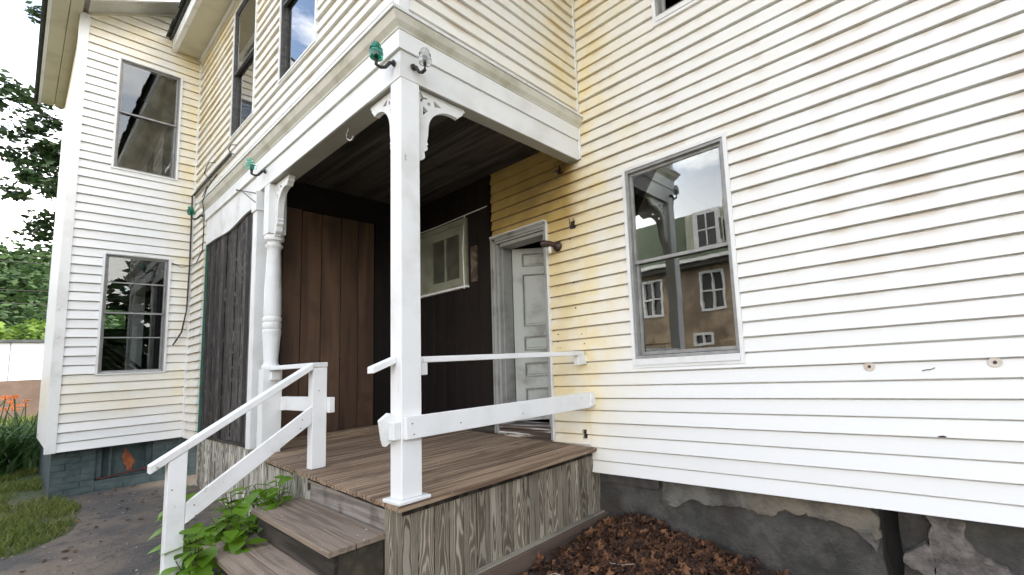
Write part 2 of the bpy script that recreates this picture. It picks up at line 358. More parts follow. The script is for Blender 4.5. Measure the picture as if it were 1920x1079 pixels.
def room(fr, u0, u1, z0, z1, depth, parent, mat=ROOM, hole=None):
    mb = MB(); e = .02; d0 = -.06
    FB(mb, fr, u0 - e, u0, -depth, d0, z0 - e, z1 + e); FB(mb, fr, u1, u1 + e, -depth, d0, z0 - e, z1 + e)
    FB(mb, fr, u0, u1, -depth, d0, z0 - e, z0); FB(mb, fr, u0, u1, -depth, d0, z1, z1 + e)
    if hole: w_ = wall_cells(fr, u0 - e, u1 + e, z0 - e, z1 + e, [hole], -depth - e, -depth); mb.add(w_.v, w_.f)
    else: FB(mb, fr, u0 - e, u1 + e, -depth - e, -depth, z0 - e, z1 + e)
    return mk('interior', mb, mat, parent)

def window(fr, parent, u0, u1, z0, z1, mr, g, fmat=None, trim=.035, sill=0., smat=None, glu=None, gll=None, bars=(), label=None, dn=0.):
    """double hung storm window: white channel, metal frame, two sashes with panes; mr = meeting rail z, g = frame width"""
    fmat = fmat or ALU; smat = smat or fmat
    m = MB()
    FB(m, fr, u0, u0 + trim, 0, .022, z0, z1); FB(m, fr, u1 - trim, u1, 0, .022, z0, z1)
    FB(m, fr, u0 + trim, u1 - trim, 0, .022, z1 - trim * .8, z1); FB(m, fr, u0 + trim, u1 - trim, 0, .024, z0, z0 + trim * .7)
    W = mk('window', m, WH, parent)
    if label: W['label'] = label
    a0, a1, b0, b1 = u0 + trim + .001, u1 - trim - .001, z0 + trim * .7 + sill + .001, z1 - trim * .8 - .001
    if sill:
        m = MB(); FB(m, fr, a0, a1, -.02, .031, z0 + trim * .7 + .001, b0 - .002); mk('sill_board', m, WHC, W)
    m = MB(); fw = .022 if g > .02 else .010
    FB(m, fr, a0, a0 + fw, -.05, .014, b0, b1); FB(m, fr, a1 - fw, a1, -.05, .014, b0, b1)
    FB(m, fr, a0 + fw, a1 - fw, -.05, .014, b1 - fw, b1); FB(m, fr, a0 + fw, a1 - fw, -.05, .016, b0, b0 + fw)
    mk('frame', m, fmat, W)
    a0 += fw + .003; a1 -= fw + .003; b0 += fw + .004; b1 -= fw + .001; s = g
    for nm, q0, q1, nn, gm in (('upper_sash', mr - .015, b1, -.012 + dn * .9, glu), ('lower_sash', b0, mr + .012, -.034 + dn, gll)):
        m = MB(); lo = s * 1.1
        FB(m, fr, a0, a0 + s, nn - .018, nn, q0, q1); FB(m, fr, a1 - s, a1, nn - .018, nn, q0, q1)
        FB(m, fr, a0 + s, a1 - s, nn - .018, nn, q1 - s, q1); FB(m, fr, a0 + s, a1 - s, nn - .018, nn + .002, q0, q0 + lo)
        for bz in bars:
            if q0 < bz < q1: FB(m, fr, a0 + s, a1 - s, nn - .016, nn - .002, bz - .007, bz + .007)
        mk(nm, m, smat, W)
        m = MB(); FB(m, fr, a0 + s * .6, a1 - s * .6, nn - .0105, nn - .0075, q0 + s * .6, q1 - s * .6); mk('pane', m, gm, W)
    return W, (a0 + s, a1 - s, b0, b1)

def curtain(fr, W, u0f, u1f, z0, z1, depth=.12, mat=CURT, amp=.02, wl=.11, nz_=10):
    """folded cloth; u0f/u1f are functions of z"""
    m = MB(); nu = 40; vs = []
    for j in range(nz_ + 1):
        z = z0 + (z1 - z0) * j / nz_; a, b = u0f(z), u1f(z)
        for i in range(nu + 1):
            u = a + (b - a) * i / nu; n = -depth + amp * math.sin(2 * math.pi * i / nu * (abs(u1f(z1) - u0f(z1)) / wl) + .5 * math.sin(z * 3))
            vs.append(FP(fr, u, n, z))
    fs = [(j * (nu + 1) + i, j * (nu + 1) + i + 1, (j + 1) * (nu + 1) + i + 1, (j + 1) * (nu + 1) + i) for j in range(nz_) for i in range(nu)]
    m.add(vs, fs); return mk('curtain', m, mat, W, smooth=True)

def poly_plate(pts, holes, fn, d, mb=None):
    """extruded plate with holes; fn(a,b,n) -> world"""
    mb = mb or MB(); loops = [pts] + list(holes)
    flat = [p for l in loops for p in l]
    tris = tessellate_polygon([[Vector((p[0], p[1], 0)) for p in l] for l in loops])
    n = len(flat); vs = [fn(p[0], p[1], 0) for p in flat] + [fn(p[0], p[1], d) for p in flat]
    fs = [tuple(t) for t in tris] + [tuple(i + n for i in t[::-1]) for t in tris]; o = 0
    for l in loops:
        k = len(l); fs += [(o + i, o + (i + 1) % k, n + o + (i + 1) % k, n + o + i) for i in range(k)]; o += k
    return mb.add(vs, fs)

def ground_z(x): return -1.07 - .050 * max(0, min(x, 4) + 8.8)
FRR, FRL, FRB, FRF = ('x', 2.87, -1), ('x', 1.277, -1), ('y', -7.85, 1), ('y', -2.57, 1)

# ------------------------------------------------------------------ ground
m = MB(); xs = [-400, -200, -120, -60, -30, -15, -8.8] + [i * .8 for i in range(-10, 6)] + [8, 20, 60, 200]; xs = sorted(set(xs)); ys = [-400, -150, -60, -25, -12, -6, -3, -1.5, -.5, 0, .5, 1.5, 3, 6, 12, 40, 150, 400]
for x in xs:
    for y in ys: m.v.append((x, y, ground_z(x) - .004))
for i in range(len(xs) - 1):
    for j in range(len(ys) - 1): k = i * len(ys) + j; m.f.append((k, k + len(ys), k + len(ys) + 1, k + 1))
t = NT('soil_and_turf'); P = t.pos(); n1 = t.noise(P, 1.3, 6, .6); n2 = t.noise(P, 16, 6, .65)
c = t.mix(t.mr(n1, .4, .62), (.075, .07, .03), (.045, .075, .018)); c = t.mix(t.mr(n2, .55, .7), c, (.12, .10, .07))
GROUND = t.pbr(c, .95, t.bump(n2, .8, .03))
tag(mk('ground', m, GROUND, loc=(0, 0, -1.3)), kind='structure')

edge = [(-8.75, 1.6), (-8.7, .9), (-8.45, .42), (-7.9, .40), (-7.3, .50), (-6.7, .43), (-6.3, .33), (-6.02, .12), (-5.85, -.15), (-5.75, -.8), (-5.6, -2), (-5.5, -8), (-1, -8), (3.9, -8), (3.9, 0), (3.9, 3.3), (-.5, 3.3), (-3, 3.3), (-6, 3.3)]
pts = []
for i in range(len(edge)):
    a, b = edge[i], edge[(i + 1) % len(edge)]; L_ = math.hypot(b[0] - a[0], b[1] - a[1]); n = max(1, int(L_ / (.05 if i < 9 else 1)))
    for j in range(n):
        f = j / n; x, y = a[0] + (b[0] - a[0]) * f, a[1] + (b[1] - a[1]) * f
        if i < 9: q = mnoise.noise_vector(Vector((x * 5, y * 5, 0))) * .05; x += q[0]; y += q[1]
        pts.append((x, y))
tri = tessellate_polygon([[Vector((p[0], p[1], 0)) for p in pts]])
m = MB(); m.v = [(p[0], p[1], ground_z(p[0]) + .002) for p in pts]; m.f = [tuple(t_) for t_ in tri]
t = NT('driveway_asphalt'); P = t.pos(); n1 = t.noise(P, 1.1, 6, .6); n2 = t.noise(P, 60, 5, .7); n3 = t.noise(P, 7, 6, .65)
c = t.mix(t.mr(n1, .38, .60), (.07, .063, .057), (.16, .125, .09)); c = t.mix(t.mr(n3, .5, .7), c, (.055, .05, .046)); c = t.mix(t.M('MULTIPLY', t.mr(n2, .55, .72), .5), c, (.30, .27, .22))
tag(mk('driveway', m, t.pbr(c, .92, t.bump(t.M('ADD', n2, n3), .8, .012)), loc=(0, 0, -1.3)), kind='structure')

# ------------------------------------------------------------------ farmhouse
HOUSE = thing('farmhouse', 'old white clapboard house with yellowed siding, filling most of the view behind the porch', 'house', (-2.57, 2.87, -1.3))
# main wall (right)
hR = [(-2.097, -1.168, -.076, 1.553), (-3.85, -3.03, -.70, 1.315), (-1.70, -.77, 2.64, 4.25)]
inner = [(h[0] + .03, h[1] - .03, h[2] + .03, h[3] - .03) for h in hR]
m = wall_cells(FRR, -5.42, 3.2, -.90, 6.3, inner + [(-2.73, -2.655, 1.185, 1.265), (-2.68, -2.64, -.655, -.585)], -.10, -.016)
WR = mk('wall', m, WH, HOUSE)
siding(FRR, SID_R, WR, -2.585, 3.2, -.921, 6.2, hR + [(-2.75, -2.555, 1.797, 2.19), (-2.592, -2.545, 2.19, 6.3)])
siding(FRR, SID_R, WR, -3.86, -2.586, -.70, 2.06, hR + [(-2.725, -2.66, 1.19, 1.26), (-2.685, -2.635, -.66, -.58)])
# storm window, ground floor
W, io = window(FRR, HOUSE, -2.102, -1.163, -.08, 1.557, .765, .022, trim=.030, sill=.050, glu=GLR, gll=GLR2, label='large reflecting storm window right of the porch')
room(FRR, -2.3, -1.0, -.3, 1.8, 2.2, HOUSE)
m = MB(); m.tube([(-1.262, 2.857, .80), (-1.264, 2.853, .95)], .009, 6); mk('latch', m, BLACK, W)
W, io = window(FRR, HOUSE, -1.70, -.77, 2.64, 4.25, 3.45, .03, trim=.032, sill=.04, glu=GLR, gll=GLR)
room(FRR, -1.9, -.6, 2.5, 4.4, 1.5, HOUSE)
# upper wall (left of the corner) above the porch, with the strip beside the boarded bay
hL = [(-6.26, -5.44, 2.65, 4.18), (-4.72, -3.86, 2.65, 4.18)]
m = wall_cells(FRL, -7.85, -2.60, 2.03, 4.34, [(h[0] + .03, h[1] - .03, h[2] + .03, h[3] - .03) for h in hL], -.10, -.016)
FB(m, FRL, -7.85, -7.24, -.10, -.016, -.62, 2.029)
WL = mk('wall', m, WH, HOUSE)
siding(FRL, SID_L, WL, -7.83, -2.62, 2.19, 4.33, hL, zk0=-.63 + .1018 * 0)
siding(FRL, SID_L, WL, -7.83, -7.25, -.63, 2.19, (), zk0=-.63)
for i, h in enumerate(hL):
    W, io = window(FRL, HOUSE, *h, 3.42, .015, fmat=ALUD, trim=.022, glu=GLL, gll=GLL, dn=.020)
    room(FRL, h[0] - .1, h[1] + .1, 2.5, 4.3, 1.1, HOUSE)
    a, b = h[0] + .06, h[1] - .06
    if i == 0: curtain(FRL, W, lambda z: a, lambda z: b, 3.4, 4.12, .1, LACE, .012, .15)
    else: curtain(FRL, W, lambda z: a, lambda z: b, 2.72, 4.12, .1, LACE, .012, .2)
# return wall over the porch front
m = MB(); FB(m, FRF, 1.38, 2.769, -.10, -.016, 2.03, 6.2); WF = mk('wall', m, WH, HOUSE)
siding(FRF, SID_F, WF, 1.325, 2.865, 2.19, 6.2, (), zk0=-.921 + .03)
# corner posts
m = MB(); m.box(-2.62, -2.555, 1.262, 1.324, 2.186, 6.2); mk('corner_board', m, WH, HOUSE)
m = MB(); m.box(-2.574, -2.548, 2.846, 2.868, 2.186, 6.2); mk('corner_trim', m, WH, HOUSE)
m = MB(); m.box(-2.567, -2.545, 2.845, 2.871, 1.80, 2.088); mk('corner_trim', m, WH, HOUSE)
m = MB(); m.box(-7.846, -7.824, 1.25, 1.274, -.62, 4.33); mk('corner_trim', m, WH, HOUSE)
# bay wing at the far left
hB = [(.55, 1.10, 2.595, 4.0), (.54, 1.085, .175, 1.58)]
RK = lambda y: 4.40 + .61 * (y - .3)
m = wall_cells(FRB, .26, 3.0, -.60, 4.38, [(h[0] + .03, h[1] - .03, h[2] + .03, h[3] - .03) for h in hB], -.10, -.016)
m.prism([(.262, 4.379), (3.0, 4.379), (3.0, RK(3.0)), (.262, RK(.262) + .01)], lambda a, b: (-7.95, a, b), lambda a, b: (-7.866, a, b))
WB = mk('wall', m, WH, HOUSE)
siding(FRB, SID_B, WB, .315, 1.258, -.62, 5.0, hB, zk0=-.62, ustart=lambda z: max(.315, .3 + (z - 4.40) / .61))
m = MB(); m.box(-7.95, -7.825, .245, .318, -.625, 4.39); mk('corner_board', m, WHC, HOUSE)
m = MB(); m.box(-10.75, -7.951, .26, .30, -.60, 4.38); m.box(-10.75, -10.70, .30, 3.0, -.6, .92); m.box(-10.75, -10.7, .30, .78, .92, 6.0); m.box(-10.75, -10.7, 1.02, 3., .92, 6.0); m.box(-10.75, -10.7, .78, 1.02, 1.26, 6.0); mk('wall', m, SID_B, HOUSE)
Wu, io = window(FRB, HOUSE, .55, 1.10, 2.595, 4.0, 3.33, .016, trim=.02, glu=GLB, gll=GLB)
room(FRB, .4, 1.25, 2.4, 4.2, 1.5, HOUSE)
curtain(FRB, Wu, lambda z: .60 + (z - 2.65) * .235 if z > 2.8 else .60, lambda z: 1.06, 2.62, 3.98, .1, CURT, .030, .12)
Wl, io = window(FRB, HOUSE, .54, 1.085, .175, 1.58, .89, .016, trim=.02, sill=.0, glu=GLB, gll=GLB, bars=(1.24, .60))
room(FRB, .35, 1.6, -.3, 1.9, 2.6, HOUSE, hole=(.78, .99, .93, 1.22))
m = MB(); FB(m, FRB, .92, 1.02, -1.3, -1.2, .1, 1.5); o = mk('inside_siding_strip', m, WH, HOUSE)
for k in range(13): m = MB(); FB(m, FRB, .92, 1.02, -1.198, -1.186, .12 + k * .105, .20 + k * .105); mk('siding_board', m, WH, o)
# soffits, fascias, shingles of both roofs
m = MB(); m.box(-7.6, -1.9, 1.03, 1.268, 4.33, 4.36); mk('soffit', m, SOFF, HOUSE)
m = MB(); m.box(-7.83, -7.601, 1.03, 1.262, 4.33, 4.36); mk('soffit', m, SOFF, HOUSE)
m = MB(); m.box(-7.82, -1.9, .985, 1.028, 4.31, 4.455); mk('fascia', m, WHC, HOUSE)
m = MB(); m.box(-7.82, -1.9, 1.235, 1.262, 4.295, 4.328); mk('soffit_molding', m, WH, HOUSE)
m = MB(); m.box(-7.86, 3.2, .96, 3.4, 4.46, 4.475, lambda x, y: (y - .96) * .5 if y > 1 else 0); mk('roof', m, SHING, HOUSE)
for i in range(24):
    x = -7.84 + i * .25; m = MB(); d = rnd.uniform(-.012, .012)
    m.box(x, x + .235, .93 + d, 1.3, 4.478, 4.49 + abs(d), lambda x_, y: (y - .93) * .5); m.box(x + .1, x + .33, .945 + d, 1.2, 4.494 + abs(d), 4.515, lambda x_, y: (y - .93) * .5); mk('shingle', m, SHING, HOUSE)
def rake(y0, y1, x0, x1, a, b):
    m = MB(); return m.add([(x, y, RK(y) + z) for y in (y0, y1) for x, z in ((x0, a), (x1, a), (x1, b), (x0, b))], [(3, 2, 1, 0), (4, 5, 6, 7), (0, 1, 5, 4), (1, 2, 6, 5), (2, 3, 7, 6), (3, 0, 4, 7)])
mk('soffit', rake(.30, 3.0, -7.849, -7.48, 0, .03), M_noise('rake_soffit_paint', (.50, .50, .47), (.40, .39, .33), 3., .6, .1), HOUSE)
mk('fascia', rake(.02, 3.0, -7.48, -7.445, -.03, .14), WH, HOUSE)
mk('roof', rake(-.02, 3.0, -10.9, -7.43, .145, .17), SHING, HOUSE)
m = MB(); m.box(-10.8, -7.482, .05, .165, 4.36, 4.385); mk('soffit', m, SOFF, HOUSE)
m = MB(); m.box(-10.8, -7.482, .170, .259, 4.36, 4.385); mk('soffit', m, SOFF, HOUSE)
m = MB(); m.box(-10.8, -7.445, .02, .048, 4.345, 4.50); mk('fascia', m, WHC, HOUSE)
m = MB(); m.box(-10.8, -7.44, -.004, .018, 4.41, 4.50); m.box(-10.8, -7.44, .05, .30, 4.40, 4.43); mk('gutter', m, M_noise('gutter_dark', (.10, .09, .08), (.2, .17, .16), 8., .6, .2), HOUSE)
m = MB(); rake_in = m.box(-7.849, -7.82, .318, 1.25, 4.36, 4.385, lambda x, y: .61 * (y - .3) + .015); mk('rake_molding', m, SOFF, HOUSE)

# stone / plaster foundation of the main wall
m = MB(); nx, nzv = 90, 16
def fslab(xa, xb, za, zb, y, nx, nz, amp, seed, thick=.25):
    vs = []; m = MB()
    for j in range(nz + 1):
        for i in range(nx + 1):
            x = xa + (xb - xa) * i / nx; z = za + (zb - za) * j / nz
            d = amp * mnoise.fractal(Vector((x * 2.2, z * 2.2, seed)), 1, 2, 5) + amp * .35 * mnoise.noise(Vector((x * 11, z * 11, seed)))
            ex = min(1, i / 2, (nx - i) / 2)
            xx = x + (.02 * mnoise.noise(Vector((z * 6, seed, x))) if i in (0, nx) else 0)
            vs.append((xx, y - d * ex + (1 - ex) * .04, z))
    fs = [(j * (nx + 1) + i, j * (nx + 1) + i + 1, (j + 1) * (nx + 1) + i + 1, (j + 1) * (nx + 1) + i) for j in range(nz) for i in range(nx)]
    m.add(vs, fs)
    k = len(m.v); L0 = [(j * (nx + 1)) for j in range(nz + 1)]; R0 = [(j * (nx + 1)) + nx for j in range(nz + 1)]
    for col in (L0, R0):
        o = len(m.v); m.v += [(m.v[c][0], y + thick, m.v[c][2]) for c in col]
        m.f += [(col[j], col[j + 1], o + j + 1, o + j) for j in range(nz)]
    return m
F1 = mk('foundation', fslab(-2.72, -.475, -1.75, -.93, 2.96, 70, 26, .030, 1.), FOUND, HOUSE, smooth=True)
F2 = mk('foundation', fslab(-.385, 3.2, -1.75, -.93, 2.965, 90, 26, .030, 5.), FOUND, HOUSE, smooth=True)
m = MB(); m.box(-2.8, 3.2, 3.15, 3.2, -1.8, -.9); m.box(-2.8, 3.2, 2.90, 3.15, -.925, -.901); mk('dark_gap_backing', m, M_noise('black_gap', (.012, .011, .01), (.02, .018, .016), 5.), HOUSE)  # near-black backing sheet, its colour stands in for the shade inside the foundation gap
m = MB(); m.box(-2.56, -1.97, 2.915, 2.94, -1.0, -.935, lambda x, y: -.02 * (x + 2.56)); mk('sill_board', m, M_noise('dark_sill', (.05, .045, .042), (.08, .07, .065), 9.), HOUSE)
def ragged(pts, amp=.012, step=.02, seed=0):
    o = []
    for i in range(len(pts)):
        a, b = pts[i], pts[(i + 1) % len(pts)]; n = max(1, int(math.hypot(b[0] - a[0], b[1] - a[1]) / step))
        for j in range(n):
            f = j / n; x, z = a[0] + (b[0] - a[0]) * f, a[1] + (b[1] - a[1]) * f
            q = mnoise.noise_vector(Vector((x * 28, z * 28, seed))); q2 = mnoise.noise_vector(Vector((x * 75, z * 75, seed + 4))); o.append((x + q[0] * amp * 1.3 + q2[0] * amp * .5, z + q[1] * amp * 1.3 + q2[1] * amp * .5))
    return o
def patch(pts, mat, par, y0, d, seed):
    """irregular plaster skin with a bumpy front face"""
    pts = ragged(pts, seed=seed); m = MB()
    def fn(a, b, n): return (a, y0 - n - (.006 * mnoise.noise(Vector((a * 9, b * 9, seed))) if n else 0), b)
    poly_plate(pts, [], fn, d, m); return mk('plaster_patch', m, mat, par)
patch([(-1.28, -.93), (-.64, -.935), (-.52, -.94), (-.475, -1.0), (-.47, -1.10), (-.49, -1.12), (-.53, -1.07), (-.6, -1.085), (-.7, -1.06), (-.78, -1.055), (-.88, -1.03), (-.94, -1.05), (-1.01, -1.03), (-1.11, -1.08), (-1.22, -1.07), (-1.28, -1.05)], PATCHY, F1, 2.955, .035, 3)
patch([(-1.94, -.945), (-1.45, -.94), (-1.29, -.94), (-1.27, -1.05), (-1.46, -1.06), (-1.53, -1.08), (-1.70, -1.05), (-1.78, -1.09), (-1.86, -1.13), (-1.95, -1.10)], PATCHG, F1, 2.955, .028, 4)
patch([(-.60, -1.07), (-.52, -1.07), (-.48, -1.13), (-.5, -1.18)], PATCHG, F1, 2.95, .04, 5)
patch([(-.24, -.935), (-.07, -.935), (-.08, -1.04), (-.01, -1.11), (.12, -1.18), (.30, -1.24), (.2, -1.34), (-.24, -1.33), (-.22, -1.17), (-.25, -1.13), (-.23, -1.07), (-.24, -1.06), (-.22, -1.0)], PATCHP, F2, 2.96, .035, 6)
patch([(-.37, -1.17), (-.26, -1.1), (-.23, -1.12), (-.22, -1.19), (-.23, -1.27), (-.31, -1.25), (-.37, -1.21)], PATCHP, F2, 2.965, .055, 7)
patch([(.3, -.935), (.8, -.935), (1.2, -1.05), (.9, -1.2), (.5, -1.1)], PATCHG, F2, 2.96, .03, 8)

# painted brick foundation of the bay wing
m = MB(); m.box(-8.1, -7.955, .30, .60, -1.25, -.605); m.box(-8.1, -7.955, 1.03, 1.6, -1.25, -.605); m.box(-8.1, -7.955, .60, 1.03, -1.25, -.99); m.box(-8.1, -8.03, .60, 1.03, -.99, -.605)
m.box(-10.7, -8.1, .30, .40, -1.25, -.605)
BF = mk('brick_foundation', m, TEALD, HOUSE)
bh = .068
for r in range(9):
    z0 = -1.17 + r * bh; y = .292 - (.105 if r % 2 else 0)
    while y < 1.42:
        a, b = max(y, .292), min(y + .205, 1.42)
        segs = [(a, b)]
        if z0 + bh > -.985:
            segs = [(a, min(b, .60)), (max(a, 1.03), b)]
        for (p, q) in segs:
            if q - p > .02 and z0 + bh < -.60:
                m = MB(); d = rnd.uniform(-.003, .004); m.box(-7.957, -7.951 + d, p + .0025, q - .0025, z0 + .003, z0 + bh - .003); mk('brick', m, TEAL, BF, bevel=.002)
        y += .21
m = MB(); m.box(-8.03, -7.99, .602, 1.028, -.985, -.97); m.box(-8.03, -7.985, .602, .645, -.97, -.607); m.box(-8.03, -7.985, .985, 1.028, -.97, -.607); m.box(-8.03, -7.995, .70, .72, -.97, -.607)
mk('boarded_opening', m, TEAL, HOUSE)
m = MB(); poly_plate(ragged([(.84, -.93), (.80, -.78), (.82, -.68), (.87, -.76), (.90, -.86), (.87, -.95)], .012, .02), [], lambda a, b, n: (-8.028 + n, a, b), .006, m); mk('paint_chip', m, RUST, HOUSE)
m = MB(); poly_plate(ragged([(.61, -.985), (1.02, -.945), (1.02, -.915), (.8, -.955), (.61, -.965)], .012, .02), [], lambda a, b, n: (-7.985 + n, a, b), .02, m); mk('crumbled_brick', m, M_noise('dark_red_brick', (.13, .035, .025), (.06, .02, .015), 20., .9, .6), HOUSE)

# ------------------------------------------------------------------ back door (ajar)
DR = thing('back_door', 'old grey panelled door standing ajar at the back of the porch', 'door', (-3.44, 2.87, -.66))
m = MB()
FB(m, FRR, -3.852, -3.838, 0, .036, -.66, 1.315); FB(m, FRR, -3.836, -3.800, 0, .022, -.66, 1.29); FB(m, FRR, -3.798, -3.786, 0, .030, -.66, 1.26); FB(m, FRR, -3.060, -3.030, 0, .022, -.69, 1.315); FB(m, FRR, -3.784, -3.061, 0, .022, 1.262, 1.283); FB(m, FRR, -3.784, -3.061, 0, .030, 1.286, 1.313)
FB(m, FRR, -3.86, -3.025, 0, .035, 1.316, 1.335)
mk('door_casing', m, OLDGREY, DR)
m = MB(); FB(m, FRR, -3.027, -3.013, 0, .03, -.69, 1.34); FB(m, FRR, -3.862, -3.028, 0, .04, 1.3365, 1.348); mk('white_edge', m, WH, DR)
m = MB(); FB(m, FRR, -3.783, -3.752, -.14, .010, -.60, 1.25); FB(m, FRR, -3.750, -3.735, -.14, -.03, -.60, 1.24); FB(m, FRR, -3.085, -3.061, -.14, .010, -.60, 1.254); FB(m, FRR, -3.734, -3.086, -.14, .005, 1.225, 1.258)
mk('door_frame', m, OLDGREY, DR)
m = MB(); FB(m, FRR, -3.784, -3.061, -.2, .035, -.60, -.575); FB(m, FRR, -3.80, -3.061, -.02, .012, -.70, -.603); FB(m, FRR, -3.80, -3.061, .013, .028, -.66, -.615)
mk('threshold', m, SILLW, DR)
# leaf hinged on its left, swung 35 degrees inwards
H0 = Vector((-3.705, 2.995, 0)); ud = Vector((math.cos(math.radians(34)), math.sin(math.radians(34)), 0)); nd = Vector((ud.y, -ud.x, 0))
def LF(a, n, z): p = H0 + ud * a + nd * n; return (p.x, p.y, z)
def lbox(m, a0, a1, n0, n1, z0, z1):
    return m.add([LF(a, n, z) for z in (z0, z1) for a, n in ((a0, n0), (a1, n0), (a1, n1), (a0, n1))], [(3, 2, 1, 0), (4, 5, 6, 7), (0, 1, 5, 4), (1, 2, 6, 5), (2, 3, 7, 6), (3, 0, 4, 7)])
m = MB(); LW = .80; rows = [(-.42, -.24), (-.13, .02), (.14, .29), (.39, .94), (1.02, 1.16)]
lbox(m, 0, .10, -.04, 0, -.56, 1.215); lbox(m, LW - .1, LW, -.04, 0, -.56, 1.215); z = -.56
for a, b in rows + [(1.215, 0)]:
    lbox(m, .10, LW - .1, -.04, 0, z, a); z = b
leaf = mk('door_leaf', m, DOORP, DR)
for a, b in rows:
    m = MB(); lbox(m, .10, LW - .1, -.032, -.014, a, b); lbox(m, .13, LW - .13, -.0139, -.006, a + .03, b - .03); mk('panel', m, DOORP, leaf, bevel=.003)
    m = MB()
    for q in ((.10, .112, a, b), (LW - .112, LW - .1, a, b), (.112, LW - .112, a, a + .012), (.112, LW - .112, b - .012, b)): lbox(m, q[0], q[1], -.0138, .004, q[2], q[3])
    mk('molding', m, M_noise('molding_grey', (.20, .20, .18), (.3, .3, .28), 20.), leaf)  # panel moldings in a darker grey than the door leaf
room(FRR, -3.95, -2.7, -.7, 1.5, 1.6, HOUSE, ROOM)

# ------------------------------------------------------------------ porch
PORCH = thing('porch', 'weathered back porch with white posts, carved brackets and plank floor under the house corner', 'porch', (-2.57, 1.277, -1.3))
def dz(x, y=0): return -.725 + .04 * (-2.57 - x)
m = MB(); m.box(-5.4, -2.60, 1.30, 2.87, -.07, -.029, dz); DKF = mk('deck', m, RISERD, PORCH)
x = -2.540; i = 0
while x > -5.36:
    wd = .088; ye = 1.252 + rnd.uniform(-.006, .006) if x > -5.1 else 1.43
    m = MB(); lift = rnd.uniform(-.0015, .0015)
    m.box(x - wd + .003, x, ye, 2.868, -.028 + lift, lift, dz); mk('deck_board', m, DECK, DKF, bevel=.0015); x -= wd
m = MB(); m.box(-5.38, -5.24, 1.44, 2.86, .002, .045, dz); m.box(-5.24, -5.12, 1.50, 2.86, .002, .014, dz); mk('threshold', m, DECK, PORCH)
# skirt boards on the front side
gz = lambda x: ground_z(x)
m = MB(); m.box(-2.66, -2.63, 1.33, 3.02, -1.6, -.757); m.box(-4.08, -2.66, 1.36, 1.38, -1.6, -.757); SK = mk('skirt', m, RISERD, PORCH)
y = 1.297
while y < 3.0:
    wd = min(.0945, 3.02 - y); xo = rnd.uniform(-.003, .002); m = bd(-2.632, -2.608 + xo, y + .0028, y + wd - .0028, -1.262 if y > 1.4 else -1.45, -.757 if y < 2.86 else -.925, 'y'); mk('skirt_board', m, SKIRT, SK); y += .0945
for x0 in (-2.802, -2.706):
    m = bd(x0 + .002, x0 + .093 + (.003 if x0 > -2.75 else 0), 1.297, 1.321, -1.5, -.757); mk('skirt_board', m, SKIRT, SK)
m = MB(); m.box(-2.606, -2.53, 1.395, 3.0, -1.55, -1.268); mk('base_board', m, BASEB, PORCH, bevel=.003)
m = MB(); m.box(-2.606, -2.560, 1.395, 3.0, -1.267, -1.257); mk('base_strip', m, M_grain('strip', (.4, .37, .3), (.25, .22, .18), None, 0, 'y'), PORCH)
# skirt left of the steps and below the boarded bay
x = -7.30
while x < -4.06:
    wd = .098; t_ = -.60 if x < -5.33 else dz(x) - .03
    m = bd(x + .002, x + wd - .002, 1.30 + rnd.uniform(-.003, .002), 1.325, -1.35, min(t_, -.60) if x < -5.33 else t_); mk('skirt_board', m, SKIRT2, SK); x += wd
# boarded-up bay
m = MB(); m.box(-7.24, -5.40, 1.33, 1.36, -1.2, 2.03); BP = mk('boarded_bay', m, DWALL, PORCH)
x = -7.215; rr = random.Random(3)
while x < -5.34:
    wd = .1175; m = bd(x + .002, min(x + wd, -5.335) - .002, 1.306 + rr.uniform(-.005, .004), 1.329, -.575, 1.80); mk('board', m, DARKB, BP); x += wd
m = MB(); m.box(-7.24, -5.335, 1.285, 1.305, -.600, -.577, None); mk('drip_strip', m, RISERD, BP)
m = MB(); m.box(-7.245, -7.218, 1.285, 1.33, -.60, 1.76); mk('green_trim', m, GREENT, BP)
# white valance board with a bowed lower edge
vp = [(-7.24, 2.0), (-5.335, 2.0)] + [(-5.335 - 1.905 * f, 1.665 + .03 * math.sin(f * 9) * (1 - f) - .018 * math.sin(math.pi * f)) for f in [i / 14 for i in range(15)]]
m = MB(); poly_plate(vp, [], lambda a, b, n: (a, 1.300 - n, b), .018, m); mk('valance_board', m, WHC, PORCH)
m = MB(); m.box(-5.333, -5.215, 1.262, 1.40, -.60, 1.795); m.box(-5.34, -5.078, 1.278, 1.40, 1.797, 1.966); PIL = mk('pilaster', m, WHC, PORCH, bevel=.003)
m = MB(); m.box(-5.345, -5.203, 1.25, 1.405, 1.60, 1.79); mk('cap', m, WHC, PIL, bevel=.003)
# beams, frieze and cornice, mitred round the corner
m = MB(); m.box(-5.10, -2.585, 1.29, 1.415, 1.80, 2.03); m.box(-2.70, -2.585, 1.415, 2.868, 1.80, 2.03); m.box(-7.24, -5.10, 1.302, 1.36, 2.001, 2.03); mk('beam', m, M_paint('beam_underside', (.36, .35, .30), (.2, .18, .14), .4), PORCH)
def moulding(prof, xe, ye=2.868, name='frieze', mat=WH):
    """prof: closed outline of (offset, z); runs from x=xe to the corner, then to y=ye"""
    m = MB(); n = len(prof); vs = []
    st = [lambda o, z: (xe, 1.277 - o, z), lambda o, z: (-2.57 + o, 1.277 - o, z), lambda o, z: (-2.57 + o, ye, z)]
    for s_ in st: vs += [s_(*p) for p in prof]
    fs = [tuple(range(n))[::-1], tuple(range(2 * n, 3 * n))]
    for k in range(2):
        for i in range(n): fs.append((k * n + i, k * n + (i + 1) % n, (k + 1) * n + (i + 1) % n, (k + 1) * n + i))
    m.add(vs, fs); return mk(name, m, mat, PORCH)
